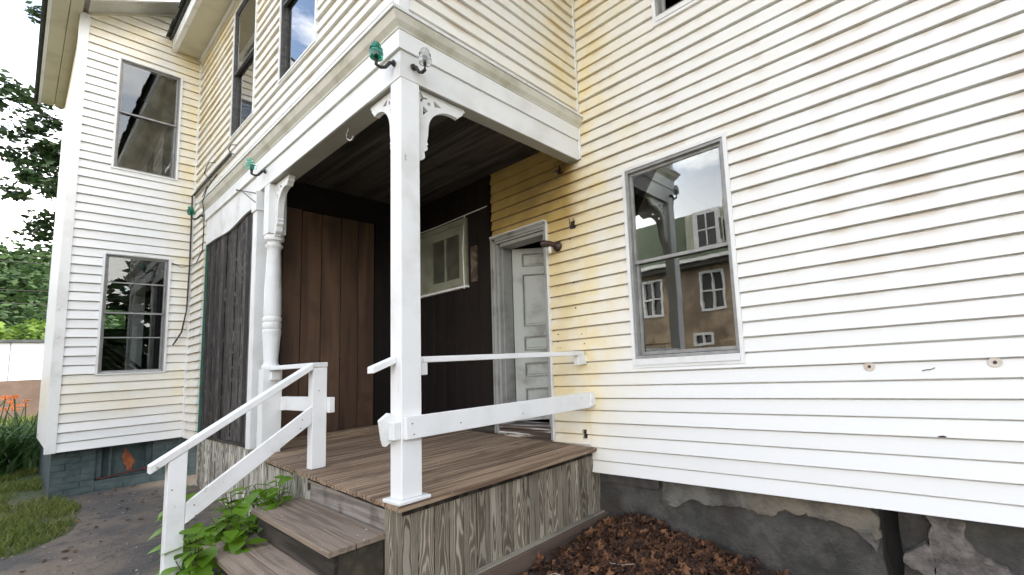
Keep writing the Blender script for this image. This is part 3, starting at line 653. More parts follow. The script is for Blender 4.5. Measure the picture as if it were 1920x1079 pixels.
moulding([(-.012, 1.795), (0, 1.795), (0, 1.968), (-.012, 1.968)], -5.075, ye=2.85)
moulding([(-.012, 1.970), (.016, 1.970), (.016, 2.088), (-.012, 2.088)], -7.25, name='architrave', ye=2.91)
moulding([(-.01, 2.09), (.020, 2.09), (.024, 2.10), (.05, 2.125), (.068, 2.16), (.070, 2.165), (-.01, 2.17)], -7.25, name='crown_molding', mat=M_paint('crown_paint', (.70, .68, .60), (.36, .34, .22), .8, chips=.02), ye=2.955)
moulding([(-.01, 2.172), (.080, 2.167), (.083, 2.185), (-.01, 2.188)], -7.25, name='cap_molding', mat=WHC, ye=2.96)
# ceiling
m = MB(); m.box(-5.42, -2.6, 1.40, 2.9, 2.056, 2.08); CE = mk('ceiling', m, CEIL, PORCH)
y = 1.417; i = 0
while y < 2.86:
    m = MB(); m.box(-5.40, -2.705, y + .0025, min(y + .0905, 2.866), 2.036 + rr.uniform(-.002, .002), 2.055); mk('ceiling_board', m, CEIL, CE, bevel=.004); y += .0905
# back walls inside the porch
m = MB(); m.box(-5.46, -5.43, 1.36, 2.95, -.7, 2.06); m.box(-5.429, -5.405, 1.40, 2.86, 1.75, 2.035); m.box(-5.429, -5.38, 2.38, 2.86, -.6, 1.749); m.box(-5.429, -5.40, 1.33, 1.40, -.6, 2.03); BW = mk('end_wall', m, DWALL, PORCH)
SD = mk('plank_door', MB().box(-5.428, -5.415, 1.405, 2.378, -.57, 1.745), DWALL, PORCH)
ycut = [1.405, 1.515, 1.674, 1.851, 2.035, 2.208, 2.376]
for a, b in zip(ycut, ycut[1:]):
    m = MB(); m.box(-5.413, -5.392 + rr.uniform(-.002, .002), a + .003, b - .003, -.575, 1.745 + rr.uniform(-.006, .004)); mk('plank', m, PLANK, SD, bevel=.003)
for yy, zz in ((1.845, .17), (2.03, .18), (1.84, -.1)):
    m = MB(); m.lathe([(.008, 0), (.006, .006)], (0, 0, 0), 8); m.v = [(-5.391 + p[2], yy + p[0], zz + p[1] * 1.6) for p in m.v]; mk('knot_hole', m, BLACK, SD)
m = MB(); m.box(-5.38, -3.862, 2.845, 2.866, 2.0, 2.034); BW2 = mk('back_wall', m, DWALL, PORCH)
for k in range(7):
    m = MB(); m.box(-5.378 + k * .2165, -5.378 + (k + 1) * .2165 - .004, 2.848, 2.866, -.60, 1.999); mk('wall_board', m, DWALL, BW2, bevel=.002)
m = MB(); m.box(-3.872, -3.857, 2.83, 2.87, 1.34, 2.034); mk('edge_strip', m, DWALL, BW2)
m = MB(); m.box(-5.20, -3.862, 2.842, 2.867, .001, .075, dz); mk('skirting', m, RISERD, BW2)
# small two-light window in the dark back wall
FRD = ('x', 2.848, -1); OG = M_paint('old_green_grey', (.26, .27, .20), (.13, .125, .085), .8, chips=.03)
m = MB()
for q in ((-5.30, -5.24, .90, 1.66), (-4.31, -4.26, .90, 1.66), (-5.239, -4.311, 1.60, 1.66), (-5.239, -4.311, .90, .925)): FB(m, FRD, q[0], q[1], 0, .03, q[2], q[3])
SW = mk('window', m, OG, PORCH); SW['label'] = 'small two-pane window in the dark porch wall'
m = MB()
for q in ((-5.238, -4.95, .926, 1.599), (-4.40, -4.312, .926, 1.599), (-4.949, -4.401, 1.50, 1.599), (-4.949, -4.401, .926, 1.0), (-4.695, -4.665, 1.001, 1.499)): FB(m, FRD, q[0], q[1], .001, .02, q[2], q[3])
mk('sash', m, OG, SW)
m = MB(); FB(m, FRD, -4.948, -4.402, .002, .006, 1.001, 1.499); mk('pane', m, M_noise('dusty_glass', (.06, .062, .045), (.10, .10, .075), 6., .35, .1), SW)
m = MB(); FB(m, FRD, -5.31, -4.25, 0, .04, .875, .899); mk('sill', m, WHC, SW)
m = MB(); m.tube([(-5.30, 2.835, 1.69), (-4.9, 2.835, 1.685), (-3.9, 2.838, 1.70)], .006, 6); m.tube([(-4.29, 2.83, 1.69), (-4.30, 2.81, 1.3), (-4.285, 2.81, .86)], .007, 6); mk('white_wire', m, WH, PORCH)
m = MB(); m.box(-4.19, -4.09, 2.83, 2.847, .92, 1.31); mk('nailed_board', m, BASEB, PORCH)

# brackets ------------------------------------------------------
def arc(cx, cy, rx, ry, a0, a1, n): return [(cx + rx * math.cos(math.radians(a0 + (a1 - a0) * i / n)), cy + ry * math.sin(math.radians(a0 + (a1 - a0) * i / n))) for i in range(n + 1)]
BR = [(0, 0), (.335, 0), (.348, -.018), (.330, -.030), (.325, -.050), (.308, -.062)]
BR += arc(.245, -.25, .165, .17, 66, 180, 14)[1:]          # the big sweep
BR += [(.078, -.29), (.070, -.335), (.078, -.352)]
BR += arc(.048, -.378, .026, .026, 40, -70, 6) + [(.052, -.405), (.054, -.42)] + arc(.026, -.438, .030, .030, 20, -80, 6) + [(.018, -.475), (.022, -.486), (0, -.488)]
HO = [[(.115, -.035), (.175, -.062), (.125, -.075)], [(.045, -.10), (.078, -.125), (.045, -.165)], arc(.086, -.072, .0115, .0115, 0, 330, 10),
      [(.020, -.016), (.028, -.014), (.048, -.040), (.070, -.034), (.078, -.044), (.060, -.050), (.046, -.054), (.038, -.078), (.026, -.074), (.034, -.052), (.030, -.040)]]
def bracket(fn, th):
    m = poly_plate(BR, HO, fn, th); return mk('bracket', m, WHC, PORCH)
def post_square(x0, x1, y0, y1, zb, zt, mat=WHR): m = MB(); m.box(x0, x1, y0, y1, zb, zt); return mk('post', m, mat, PORCH, bevel=.004)
CP = post_square(-2.70, -2.572, 1.280, 1.396, dz(-2.63) + .022, 1.795, WHR); CP['label'] = 'square white corner post beside the steps'
m = MB(); m.box(-2.735, -2.54, 1.252, 1.432, dz(-2.63) + .001, dz(-2.63) + .021); mk('post_base', m, WHC, CP, bevel=.004)
bracket(lambda a, b, n: (-2.615 - n, 1.397 + a, 1.793 + b), .032)
bracket(lambda a, b, n: (-2.701 - a, 1.315 + n, 1.793 + b), .032)
bracket(lambda a, b, n: (-4.949 + a, 1.325 + n, 1.793 + b), .045)
# turned post
cx, cy = -5.015, 1.345; s = .066
m = MB(); m.box(cx - s, cx + s, cy - s, cy + s, dz(cx), .105); m.box(cx - s, cx + s, cy - s, cy + s, 1.33, 1.795)
m.lathe([(.066, .106), (.068, .125), (.055, .14), (.05, .16), (.058, .30), (.066, .42), (.068, .445), (.062, .455), (.067, .465), (.067, .51), (.062, .52), (.068, .53), (.068, .56), (.06, .57), (.064, .60), (.063, .75), (.056, 1.0), (.05, 1.18), (.052, 1.20), (.064, 1.215), (.064, 1.232), (.05, 1.24), (.05, 1.26), (.07, 1.275), (.074, 1.30), (.068, 1.32), (.06, 1.329)], (cx, cy, 0), 28)
TP = mk('turned_post', m, WHC, PORCH, smooth=True); TP['label'] = 'lathe-turned white post left of the plank door'

m = MB(); q = random.Random(4)
for k in range(9):
    c_ = Vector((-2.80 + q.uniform(-.03, .03), 2.83 + q.uniform(-.02, .02), 1.775 - q.random() * .05)); a_ = Vector((q.uniform(-1, 1), q.uniform(-1, 1), q.uniform(-1.4, .2))).normalized() * .035; b_ = a_.cross(Vector((q.random(), q.random(), .3))).normalized() * .014
    m.add([c_ - a_, c_ + b_, c_ + a_, c_ - b_], [(0, 1, 2, 3)])
tag(mk('wasp_nest_remains', m, BROWNM), 'dark shrivelled clump stuck to the siding under the beam end', 'debris')

# ------------------------------------------------------------------ steps
ST = thing('porch_steps', 'two worn brown wooden steps going up to the porch floor', 'steps', (-3.45, 1.0, -1.3))
tz = lambda x, y: .03 * (-2.8 - x)
m = MB(); m.box(-4.06, -2.803, 1.318, 1.345, -.93, -.765, tz); mk('riser', m, RISER, ST)
for (a, b, z) in ((1.148, 1.306, -.912), (1.012, 1.144, -.912), (.928, 1.058, -1.095), (.792, .924, -1.095)):
    m = MB(); m.box(-4.09 if z > -1 else -4.17, -2.79, a, b, z - .032, z, tz); mk('tread', m, TREAD, ST, bevel=.003)
m = MB(); m.box(-4.07, -2.81, 1.045, 1.065, -1.35, -.946, tz); mk('riser', m, RISERD, ST)
m = MB(); m.box(-4.15, -2.81, .825, .845, -1.4, -1.129, tz); mk('riser', m, RISERD, ST)
m = MB(); m.box(-2.83, -2.811, 1.066, 1.296, -1.45, -.946); m.box(-2.83, -2.811, .846, 1.064, -1.45, -1.129); mk('side_board', m, M_grain('stained_side', (.085, .07, .048), (.05, .042, .03), None, 0, 'x', 12., .5, 4.), ST)
m = MB(); m.box(-4.05, -4.03, 1.066, 1.296, -1.35, -.93); m.box(-4.14, -4.12, .846, 1.064, -1.35, -1.10); mk('side_board', m, RISERD, ST)

# ------------------------------------------------------------------ stair rail (left) and porch rail (right)
SR = thing('stair_railing', 'white wooden handrail sloping down beside the steps, with two square posts', 'railing', (-3.98, 1.0, -1.25))
def sl(m, x0, x1, y0, z0, y1, z1, h):
    return m.add([(x, y, z + d) for y, z in ((y0, z0), (y1, z1)) for x, d in ((x0, -h), (x1, -h), (x1, 0), (x0, 0))], [(3, 2, 1, 0), (4, 5, 6, 7), (0, 1, 5, 4), (1, 2, 6, 5), (2, 3, 7, 6), (3, 0, 4, 7)])
m = MB(); m.box(-4.03, -3.94, 1.311, 1.403, dz(-3.98) + .001, .074); mk('newel_post', m, WHR, SR, bevel=.003)
m = MB(); m.add([(x, y, z) for z, ys_ in ((-1.42, (.58, .662)), (-.5, (.58, .662))) for x, y in ((-4.03, ys_[0]), (-3.94, ys_[0]), (-3.94, ys_[1]), (-4.03, ys_[1]))][:4] + [(-4.03, .58, -.452), (-3.94, .58, -.452), (-3.94, .662, -.394), (-4.03, .662, -.394)][:4], [(3, 2, 1, 0), (4, 5, 6, 7), (0, 1, 5, 4), (1, 2, 6, 5), (2, 3, 7, 6), (3, 0, 4, 7)]); mk('newel_post', m, WHR, SR, bevel=.003)
m = MB(); sl(m, -4.035, -3.935, .505, -.460, 1.312, .110, .048); mk('handrail', m, WHR, SR, bevel=.003)
m = MB(); sl(m, -3.975, -3.941, .6625, -.716, 1.310, -.209, .125); mk('lower_rail', m, WHR, SR, bevel=.003)
m = MB(); m.box(-4.947, -3.937, 1.313, 1.405, .076, .112, lambda x, y: .012 * (-3.94 - x)); mk('handrail', m, WHR, SR, bevel=.003)
m = MB(); m.box(-4.947, -4.90, 1.32, 1.39, .0, .07); mk('mounting_block', m, WHR, SR, bevel=.003); m = MB(); m.box(-4.947, -4.89, 1.40, 1.45, -.27, -.15); mk('mounting_block', m, WHR, SR, bevel=.003)
m = MB(); m.box(-4.935, -3.895, 1.404, 1.44, -.27, -.155, lambda x, y: .005 * (-3.9 - x)); mk('lower_rail', m, WHR, SR, bevel=.003)

NAIL = M_noise('nail_heads', (.10, .08, .07), (.18, .16, .14), 30.)
def nails(pts, parent):
    for p in pts:
        m = MB(); m.box(p[0] - .0005, p[0] + .0015, p[1] - .0035, p[1] + .0035, p[2] - .0035, p[2] + .0035); mk('nail', m, NAIL, parent)
nails([(-3.9395, .70, -.735), (-3.9395, .71, -.80), (-3.9395, 1.25, -.30), (-3.9395, 1.24, -.36), (-3.9395, .60, -.62), (-3.9395, 1.35, -.1)], SR)
PR = thing('porch_railing', 'white two-board railing running from the corner post to the yellowed house wall', 'railing', (-2.62, 2.1, -.3))
m = MB(); m.box(-2.675, -2.60, 1.397, 2.84, .050, .086); mk('handrail', m, WHR, PR, bevel=.003)
m = MB(); m.box(-2.64, -2.60, 1.397, 1.45, -.024, .049); mk('mounting_block', m, WHR, PR, bevel=.003); m = MB(); m.box(-2.655, -2.60, 2.76, 2.866, -.028, .049); mk('mounting_block', m, WHR, PR, bevel=.003)
m = MB(); m.box(-2.570, -2.533, 1.288, 2.865, -.375, -.250, lambda x, y: -.008 * (y - 1.3)); mk('lower_rail', m, WHR, PR, bevel=.003)
m = MB(); m.box(-2.60, -2.571, 2.77, 2.866, -.36, -.28); mk('mounting_block', m, WHR, PR, bevel=.003); m = MB(); m.box(-2.532, -2.517, 2.80, 2.866, -.375, -.275); mk('mounting_block', m, WHR, PR, bevel=.003)
m = MB(); sl(m, -2.70, -2.625, 1.155, .040, 1.279, .092, .038); mk('rail_stub', m, WHR, PR, bevel=.003)
m = MB(); m.box(-2.632, -2.575, 1.238, 1.279, -.372, -.275); mk('mounting_block', m, WHR, PR, bevel=.003)
m = MB(); m.prism([(1.20, -.26), (1.245, -.225), (1.279, -.245), (1.279, -.37), (1.225, -.405), (1.215, -.37)], lambda a, b: (-2.675, a, b), lambda a, b: (-2.634, a, b)); mk('rail_stub', m, WHC, PR)

nails([(-2.5325, 1.32, -.29), (-2.5325, 1.33, -.35), (-2.5325, 2.70, -.30), (-2.5325, 1.62, -.33), (-2.5325, 2.1, -.34)], PR)
# ------------------------------------------------------------------ insulators on iron pins
def M_ins(name, col, rough=.06):
    t = NT(name); return t.pbr(col, rough, None, 0., .6, Transmission_Weight=.82, IOR=1.45)
IG, IC, IA = M_ins('green_insulator_glass', (.03, .30, .20)), M_ins('clear_insulator_glass', (.72, .74, .72)), M_ins('aqua_insulator_glass', (.30, .68, .55))
PROF = [(.014, .0), (.034, .0), (.037, .012), (.038, .036), (.033, .042), (.027, .045), (.028, .052), (.035, .055), (.035, .062), (.026, .068), (.023, .074), (.026, .080), (.026, .086), (.021, .096), (.012, .102), (.004, .103)]
def insulator(base, out, mat, label, tilt=0.):
    """base: point on the fascia; out: unit outward vector"""
    b = Vector(base); o = Vector(out); T = thing('insulator', label, 'insulator', tuple(b), 'glass insulators screwed to the porch frieze')
    m = MB(); P0 = b + o * .002; Q = b + o * .10
    m.tube([P0, P0 + o * .025 + Vector((0, 0, -.005)), P0 + o * .05 + Vector((0, 0, -.045)), P0 + o * .075 + Vector((0, 0, -.055)), Q + Vector((0, 0, -.045)), Q + Vector((0, 0, -.01)), Q + Vector((0, 0, .04))], [.014, .011, .010, .010, .010, .010, .009], 8)
    m.tube([P0, P0 + o * .012], .02, 8)
    mk('iron_pin', m, BLACK, T, smooth=True)
    m = MB(); m.lathe(PROF, (0, 0, 0), 24); R_ = Matrix.Rotation(tilt, 3, 'X') @ Matrix.Rotation(tilt * .6, 3, 'Y')
    m.v = [tuple(R_ @ Vector(p) + Q + Vector((0, 0, -.005))) for p in m.v]; mk('glass_cap', m, mat, T, smooth=True)
insulator((-2.632, 1.274, 1.90), (-.25, -.968, 0), IG, 'dark green glass insulator on the left face of the porch corner')
insulator((-2.567, 1.352, 1.885), (.968, .25, 0), IC, 'clear glass insulator on the right face of the porch corner')
insulator((-5.04, 1.274, 1.93), (-.25, -.968, 0), IA, 'pale aqua glass insulator above the turned post', .25)
insulator((-7.32, 1.262, 2.05), (-.25, -.968, 0), IG, 'small green glass insulator at the far end of the boarded bay', .15)

# hooks, wires, cable ------------------------------------------------
m = MB(); m.tube([(-3.42, 1.33, 1.797), (-3.425, 1.33, 1.775), (-3.45, 1.33, 1.755), (-3.445, 1.33, 1.72), (-3.40, 1.33, 1.685), (-3.36, 1.33, 1.68), (-3.335, 1.33, 1.70)], .006, 8)
tag(mk('ceiling_hook', m, M_noise('steel', (.4, .38, .34), (.25, .22, .2), 20., .4, .1, metal=.6), smooth=True), 'bent steel hook hanging under the porch beam', 'hook')
m = MB(); m.tube([(-6.13, 1.245, 2.444), (-6.9, 1.243, 2.435), (-7.77, 1.243, 2.425)], .013, 8); m.tube([(-7.80, 1.235, 2.43), (-7.815, 1.24, 2.1), (-7.81, 1.243, 1.51), (-7.805, 1.235, .94), (-7.80, 1.20, .66), (-7.80, 1.13, .50)], .008, 6)
tag(mk('black_conduit', m, BLACK, smooth=True), 'black conduit along the siding with cable dropping down the inside corner', 'cable')
m = MB()
m.tube([(-6.63, 1.22, 2.50), (-6.80, 1.20, 2.545), (-6.93, 1.20, 2.53), (-7.0, 1.20, 2.48), (-6.93, 1.22, 2.40), (-6.84, 1.235, 2.34)], .005, 5)
m.tube([(-5.78, 1.215, 2.42), (-5.9, 1.20, 2.455), (-5.99, 1.20, 2.44), (-5.97, 1.21, 2.40), (-5.92, 1.23, 2.37)], .005, 5)
m.tube([(-7.08, 1.245, 2.36), (-7.24, 1.235, 2.27), (-7.40, 1.24, 2.20)], .004, 5)
m.tube([(-6.61, 1.235, 2.36), (-6.81, 1.19, 2.22), (-6.91, 1.18, 2.1), (-6.80, 1.18, 1.90), (-7.02, 1.22, 1.75), (-7.16, 1.24, 1.58), (-7.5, 1.25, 1.49), (-7.79, 1.24, 1.50), (-7.81, 1.17, 1.48), (-7.82, 1.09, 1.52)], .005, 5)
tag(mk('loose_wire', m, BLACK, smooth=True), 'thin black loose wires curling over the siding by the inner corner', 'wire')
m = MB(); m.tube([(-5.87, 1.25, 1.975), (-5.21, 1.245, 1.76)], .004, 5); m.tube([(-5.72, 1.25, 1.93), (-5.21, 1.245, 1.67)], .004, 5); m.tube([(-5.87, 1.29, 1.975), (-5.87, 1.245, 1.975)], .008, 5)
tag(mk('thin_wire', m, BLACK), 'two thin stay wires from the white valance to the pilaster', 'wire')

# wall lamp, junction hole, outlet hole, anchors
WLp = thing('wall_lamp', 'dark brown wall lamp with bare bulb beside the ajar door', 'lamp', (-2.87, 2.855, 1.06))
m = MB(); m.lathe([(.045, .0), (.05, .012), (.04, .03), (.02, .04)], (0, 0, 0), 20); m.v = [(-2.88 + p[0], 2.858 - p[2], 1.06 + p[1]) for p in m.v]
mk('wall_plate', m, BROWNM, WLp, smooth=True)
m = MB(); m.tube([(-2.88, 2.83, 1.065), (-2.90, 2.78, 1.075), (-2.93, 2.73, 1.075), (-2.95, 2.71, 1.065)], [.022, .028, .034, .03], 12); mk('lamp_head', m, BROWNM, WLp, smooth=True)
m = MB(); m.tube([(-2.905, 2.775, 1.05), (-2.905, 2.775, 1.01), (-2.905, 2.775, .99)], [.014, .018, .008], 10); mk('bulb', m, WHITEW, WLp, smooth=True)
JB = mk('junction_box', MB().box(-2.728, -2.657, 2.875, 2.90, 1.185, 1.265), BLACK); tag(JB, 'small open electrical hole in the siding above the wall lamp', 'electrical box')
m = MB(); m.box(-2.712, -2.672, 2.852, 2.874, 1.19, 1.225); m.tube([(-2.715, 2.85, 1.20), (-2.72, 2.848, 1.29)], .003, 5); m.tube([(-2.675, 2.85, 1.20), (-2.668, 2.848, 1.28)], .003, 5); mk('terminal', m, BLACK, JB)
OB = mk('outlet_hole', MB().box(-2.68, -2.64, 2.875, 2.90, -.655, -.585), BLACK); tag(OB, 'small black outlet hole low on the wall at the porch floor', 'electrical box')
m = MB(); m.box(-2.668, -2.648, 2.86, 2.874, -.645, -.60); mk('terminal', m, BLACK, OB)
RINGM = M_noise('ring_stain', (.52, .38, .28), (.6, .5, .4), 20.)
for i, (x, z) in enumerate(((-.42, -.132), (.15, -.132))):
    m = MB(); m.lathe([(.030, 0), (.030, .004), (.022, .005), (.021, .001)], (0, 0, 0), 20); m.v = [(x + p[0] * 1., 2.862 - p[2], z + p[1] * .85) for p in m.v]
    o = mk('wall_anchor', m, M_noise('anchor_base', (.72, .66, .58), (.6, .5, .42), 20.)); tag(o, ('rusty round screw hole in the siding, nearer the window', 'rusty round screw hole in the siding, nearer the right edge')[i], 'screw hole', 'screw holes in the right wall')
    m = MB(); m.lathe([(.009, 0), (.008, .008), (.002, .009)], (0, 0, 0), 10); m.v = [(x + p[0], 2.860 - p[2], z + p[1]) for p in m.v]; mk('screw', m, BROWNM, o)
for i, (x, z) in enumerate(((-2.70, .93), (-2.71, .70), (-2.70, .47), (-2.93, .255), (-2.935, .19), (-2.935, .13), (-2.90, .13), (-2.64, .235), (-2.615, .15), (-2.63, .02), (-2.73, 1.10))):
    m = MB(); m.lathe([(.006, 0), (.005, .006), (.001, .007)], (0, 0, 0), 8); m.v = [(x + p[0], 2.862 - p[2], z + p[1]) for p in m.v]
    tag(mk('rusty_screw', m, BROWNM), 'tiny rusty screw left in the yellowed siding beside the door', 'screw', 'screws in the siding by the door')

m = MB(); m.prism([(-.135, -.508), (-.125, -.514), (-.10, -.513), (-.092, -.507), (-.11, -.503)], lambda a, b: (a, 2.851, b), lambda a, b: (a, 2.847, b)); tag(mk('siding_chip', m, BLACK), 'small black chip in the edge of a clapboard, low on the right wall', 'chip')
m = MB(); m.tube([(-.165, 2.857, -.165), (-.15, 2.855, -.160), (-.125, 2.855, -.158), (-.105, 2.857, -.150)], .0022, 4); tag(mk('bent_wire', m, BROWNM), 'short bent dark wire on the siding between the two round screw holes', 'wire')
# ------------------------------------------------------------------ neighbour house behind the photographer (seen in the panes)
NB = thing('neighbour_house', 'stone house with mansard roof, seen only as a reflection in the storm window', 'house', (-7, -9.5, -1.4))
FN = ('x', -9, 1); ST_ = M_noise('tan_stone', (.42, .32, .22), (.20, .145, .10), 1.6, .9, .6, 12., c3=(.22, .17, .12))
wh = [(-15.2, -14.25, 1.55, 3.05), (-12.5, -11.55, 1.55, 3.05), (-10.2, -9.25, 1.55, 3.05), (-7.55, -6.6, 1.55, 3.05), (-4.9, -3.95, 1.55, 3.05), (-8.0, -7.2, .3, .78), (-5.2, -4.4, .3, .78)]
mk('wall', wall_cells(FN, -18, -1.5, -1.6, 3.3, wh, -.3, 0), ST_, NB)
for k in range(8):
    for j in range(5):
        x0 = -10.9 + k * 1.15 + (.5 if j % 2 else 0); z0 = -1.2 + j * .42
        if any(x0 < h[1] and x0 + 1.1 > h[0] and z0 < h[3] and z0 + .4 > h[2] for h in wh): continue
        m = MB(); FB(m, FN, x0, x0 + 1.1, .001, .02 + rnd.random() * .04, z0, z0 + .39); mk('stone', m, ST_, NB, bevel=.02)
for (a, b, c, d) in wh:
    m = MB()
    for q in ((a, a + .09, c, d), (b - .09, b, c, d), (a + .09, b - .09, d - .09, d), (a + .09, b - .09, c, c + .09), ((a + b) / 2 - .025, (a + b) / 2 + .025, c + .09, d - .09)): FB(m, FN, q[0], q[1], -.1, .03, q[2], q[3])
    if d > 1: FB(m, FN, a + .09, (a + b) / 2 - .026, -.1, .02, (c + d) / 2 - .03, (c + d) / 2 + .03); FB(m, FN, (a + b) / 2 + .026, b - .09, -.1, .02, (c + d) / 2 - .03, (c + d) / 2 + .03)
    o = mk('window', m, WH, NB); m = MB(); FB(m, FN, a + .08, b - .08, -.12, -.11, c, d); mk('pane', m, M_noise('dark_pane', (.03, .03, .03), (.05, .05, .05), 2., .1, .0), o)
m = MB(); FB(m, FN, -18, -1.5, -.3, .45, 3.42, 3.55); mk('eave', m, WH, NB)
m = MB(); FB(m, FN, -18, -1.5, -.3, .30, 3.25, 3.41); mk('frieze', m, ALUD, NB)
m = MB(); m.prism([(-8.75, 3.55), (-9.9, 5.65), (-10.4, 5.7), (-19, 5.7), (-19, 3.3), (-9.3, 3.3)], lambda a, b: (-18, a, b), lambda a, b: (-1.5, a, b))
t = NT('mansard_shingles'); P = t.pos(); x_, y_, z_ = t.xyz(P); br = t.n('ShaderNodeTexBrick', {'Vector': t.vec(x_, z_, 0.), 'Color1': (.13, .16, .10, 1), 'Color2': (.09, .11, .075, 1), 'Mortar': (.04, .05, .035, 1), 'Scale': 4., 'Mortar Size': .02})
MSH = t.pbr(br.outputs[0], .9); mk('roof', m, MSH, NB)
for x0 in (-14.9, -12.3, -7.55, -4.9):
    m = MB(); m.box(x0 - .1, x0 + 1.05, -9.75, -8.95, 3.9, 5.35); o = mk('dormer', m, WH, NB)
    m = MB(); m.box(x0 + .12, x0 + .83, -8.949, -8.93, 4.0, 5.2); mk('pane', m, M_noise('dark_pane2', (.03, .03, .035), (.05, .05, .05), 2., .1, .0), o)
    m = MB(); m.box(x0 + .45, x0 + .5, -8.929, -8.90, 4.0, 5.2); m.box(x0 + .12, x0 + .83, -8.929, -8.90, 4.57, 4.63); mk('muntin', m, WH, o)
    for sx in (x0 - .42, x0 + 1.07):
        m = MB(); m.box(sx, sx + .30, -9.1, -8.95, 3.95, 5.3)
        for k in range(16): m.box(sx + .03, sx + .27, -8.95, -8.93, 4.0 + k * .08, 4.045 + k * .08)
        mk('shutter', m, M_noise('cream_shutter', (.62, .62, .50), (.5, .5, .4), 9.), NB)
m = MB(); m.box(-6.95, -6.7, -10.6, -10.3, 5.7, 6.1); mk('chimney', m, ST_, NB)
m = MB(); m.box(-18, -1.5, -19, -9.31, -1.6, 3.29); mk('rear_walls', m, ST_, NB)

# ------------------------------------------------------------------ things stored inside the bay room
SHT = thing('old_shutter', 'dark slatted shutter leaning inside the lower bay window', 'shutter', (-8.3, .8, -.2))
dv = Vector((0, .55, -.62)).normalized(); pv = Vector((0, .62, .55)).normalized()
DKW = M_noise('dark_slats', (.05, .042, .035), (.03, .025, .02), 9.)
def ob(m, c, a, da, b, db, h):
    vs = [Vector(c) + a * i * da + b * j * db + Vector((k * h, 0, 0)) for k in (0, 1) for i, j in ((0, 0), (1, 0), (1, 1), (0, 1))]
    return m.add(vs, [(3, 2, 1, 0), (4, 5, 6, 7), (0, 1, 5, 4), (1, 2, 6, 5), (2, 3, 7, 6), (3, 0, 4, 7)])
for k in range(5):
    m = MB(); ob(m, (-8.35, .60, .70) , dv, .0, pv, .0, .02) if False else ob(m, Vector((-8.35, .58, .62)) - pv * (k * .055), dv, .62, pv, .032, .02); mk('slat', m, DKW, SHT)

# ------------------------------------------------------------------ far left background
BLD = thing('white_shed', 'long low white metal building with a brown base behind the daylilies', 'building', (-35.5, -4, -1.1))
WMT = M_noise('white_metal_wall', (.80, .81, .82), (.72, .73, .74), 1., .5, .05)
for k in range(9):
    m = MB(); m.box(-35.06, -35, -13.0 + k * 1.85, -13.0 + (k + 1) * 1.85 - .03, .70, 2.42); mk('wall_panel', m, WMT, BLD)
m = MB(); m.box(-44, -35.07, -13, 3.6, -1.1, 2.41); mk('wall', m, WMT, BLD)
m = MB(); m.box(-35.05, -34.98, -13, 3.6, -1.1, .69); mk('base_wall', m, M_noise('brown_base', (.20, .135, .10), (.15, .10, .075), 1., .9, .3), BLD)
m = MB(); m.box(-44.2, -34.85, -13.2, 3.8, 2.425, 2.55); mk('roof', m, M_noise('dark_roof', (.10, .11, .11), (.07, .07, .07), 2.), BLD)
# power lines
for i, (z0, z1, lab) in enumerate(((6.9, 7.3, 'top'), (5.65, 5.6, 'middle'), (4.95, 4.9, 'lowest'))):
    m = MB(); m.tube([(-40, -14 + k * 2.4, z0 + (z1 - z0) * k / 10 + .02 * (k - 5) ** 2 - .1) for k in range(13)], .022, 5)
    tag(mk('power_line', m, BLACK), lab + ' of the three wires crossing in front of the wooded hill', 'power line', 'power lines')

# wooded hill
m = MB(); HX = [-62, -75, -88, -100, -115, -140, -200]; HZ = [-1.2, 3, 9, 14.5, 15.5, 14, 8]; YS = list(range(-80, 81, 8))
for x, z in zip(HX, HZ):
    for y in YS: m.v.append((x, y, z + 1.5 * mnoise.noise(Vector((x * .05, y * .05, 0))) if z > 0 else z))
for i in range(len(HX) - 1):
    for j in range(len(YS) - 1): k = i * len(YS) + j; m.f.append((k, k + 1, k + len(YS) + 1, k + len(YS)))
tag(mk('hill', m, M_noise('hill_floor', (.03, .05, .015), (.05, .07, .02), .3, .95), loc=(-100, 0, -1.2), smooth=True), kind='structure')

def leaf_cloud(cent, rad, n, size, g, squash=.8, shell=.55):
    """n leaf quads scattered in lumpy ellipsoids -> (verts, faces) arrays"""
    cent = np.array(cent); rad = np.array(rad); k = g.integers(0, len(cent), n)
    d = g.normal(size=(n, 3)); d /= np.linalg.norm(d, axis=1)[:, None]; r = (shell + (1 - shell) * g.random(n)) ** .7
    P = cent[k] + d * (r * rad[k])[:, None] * np.array([1, 1, squash]); P += g.normal(size=(n, 3)) * (rad[k] * .1)[:, None]
    a = g.normal(size=(n, 3)); a[:, 2] *= .5; a /= np.linalg.norm(a, axis=1)[:, None]; b = np.cross(a, g.normal(size=(n, 3)) + d * 1.5); b /= np.linalg.norm(b, axis=1)[:, None]
    s = size * (.6 + .8 * g.random(n))[:, None]
    V = np.stack([P - a * s * .5, P + b * s * .28, P + a * s * .5, P - b * s * .28], 1).reshape(-1, 3)
    Fc = np.arange(n * 4).reshape(-1, 4); return V, Fc
def np_obj(name, V, Fc, mat, parent=None, loc=None):
    m = MB(); m.v = V.tolist(); m.f = Fc.tolist()
    base = ROOTS[parent.name] if parent else np.array(loc, float)
    me = bpy.data.meshes.new(name); me.from_pydata((V - base).tolist(), [], Fc.tolist()); me.materials.append(mat)
    o = bpy.data.objects.new(name, me); COL.objects.link(o); ROOTS[o.name] = base
    if parent: o.parent = parent
    else: o.location = base
    return o
g = np.random.default_rng(5)
LFOR = M_leaf('forest_leaves', [(.018, .04, .012), (.035, .075, .02), (.06, .11, .03)], .7, .2)
LBUSH = M_leaf('bush_leaves', [(.06, .12, .02), (.13, .22, .035), (.22, .32, .06)], .6, .35)
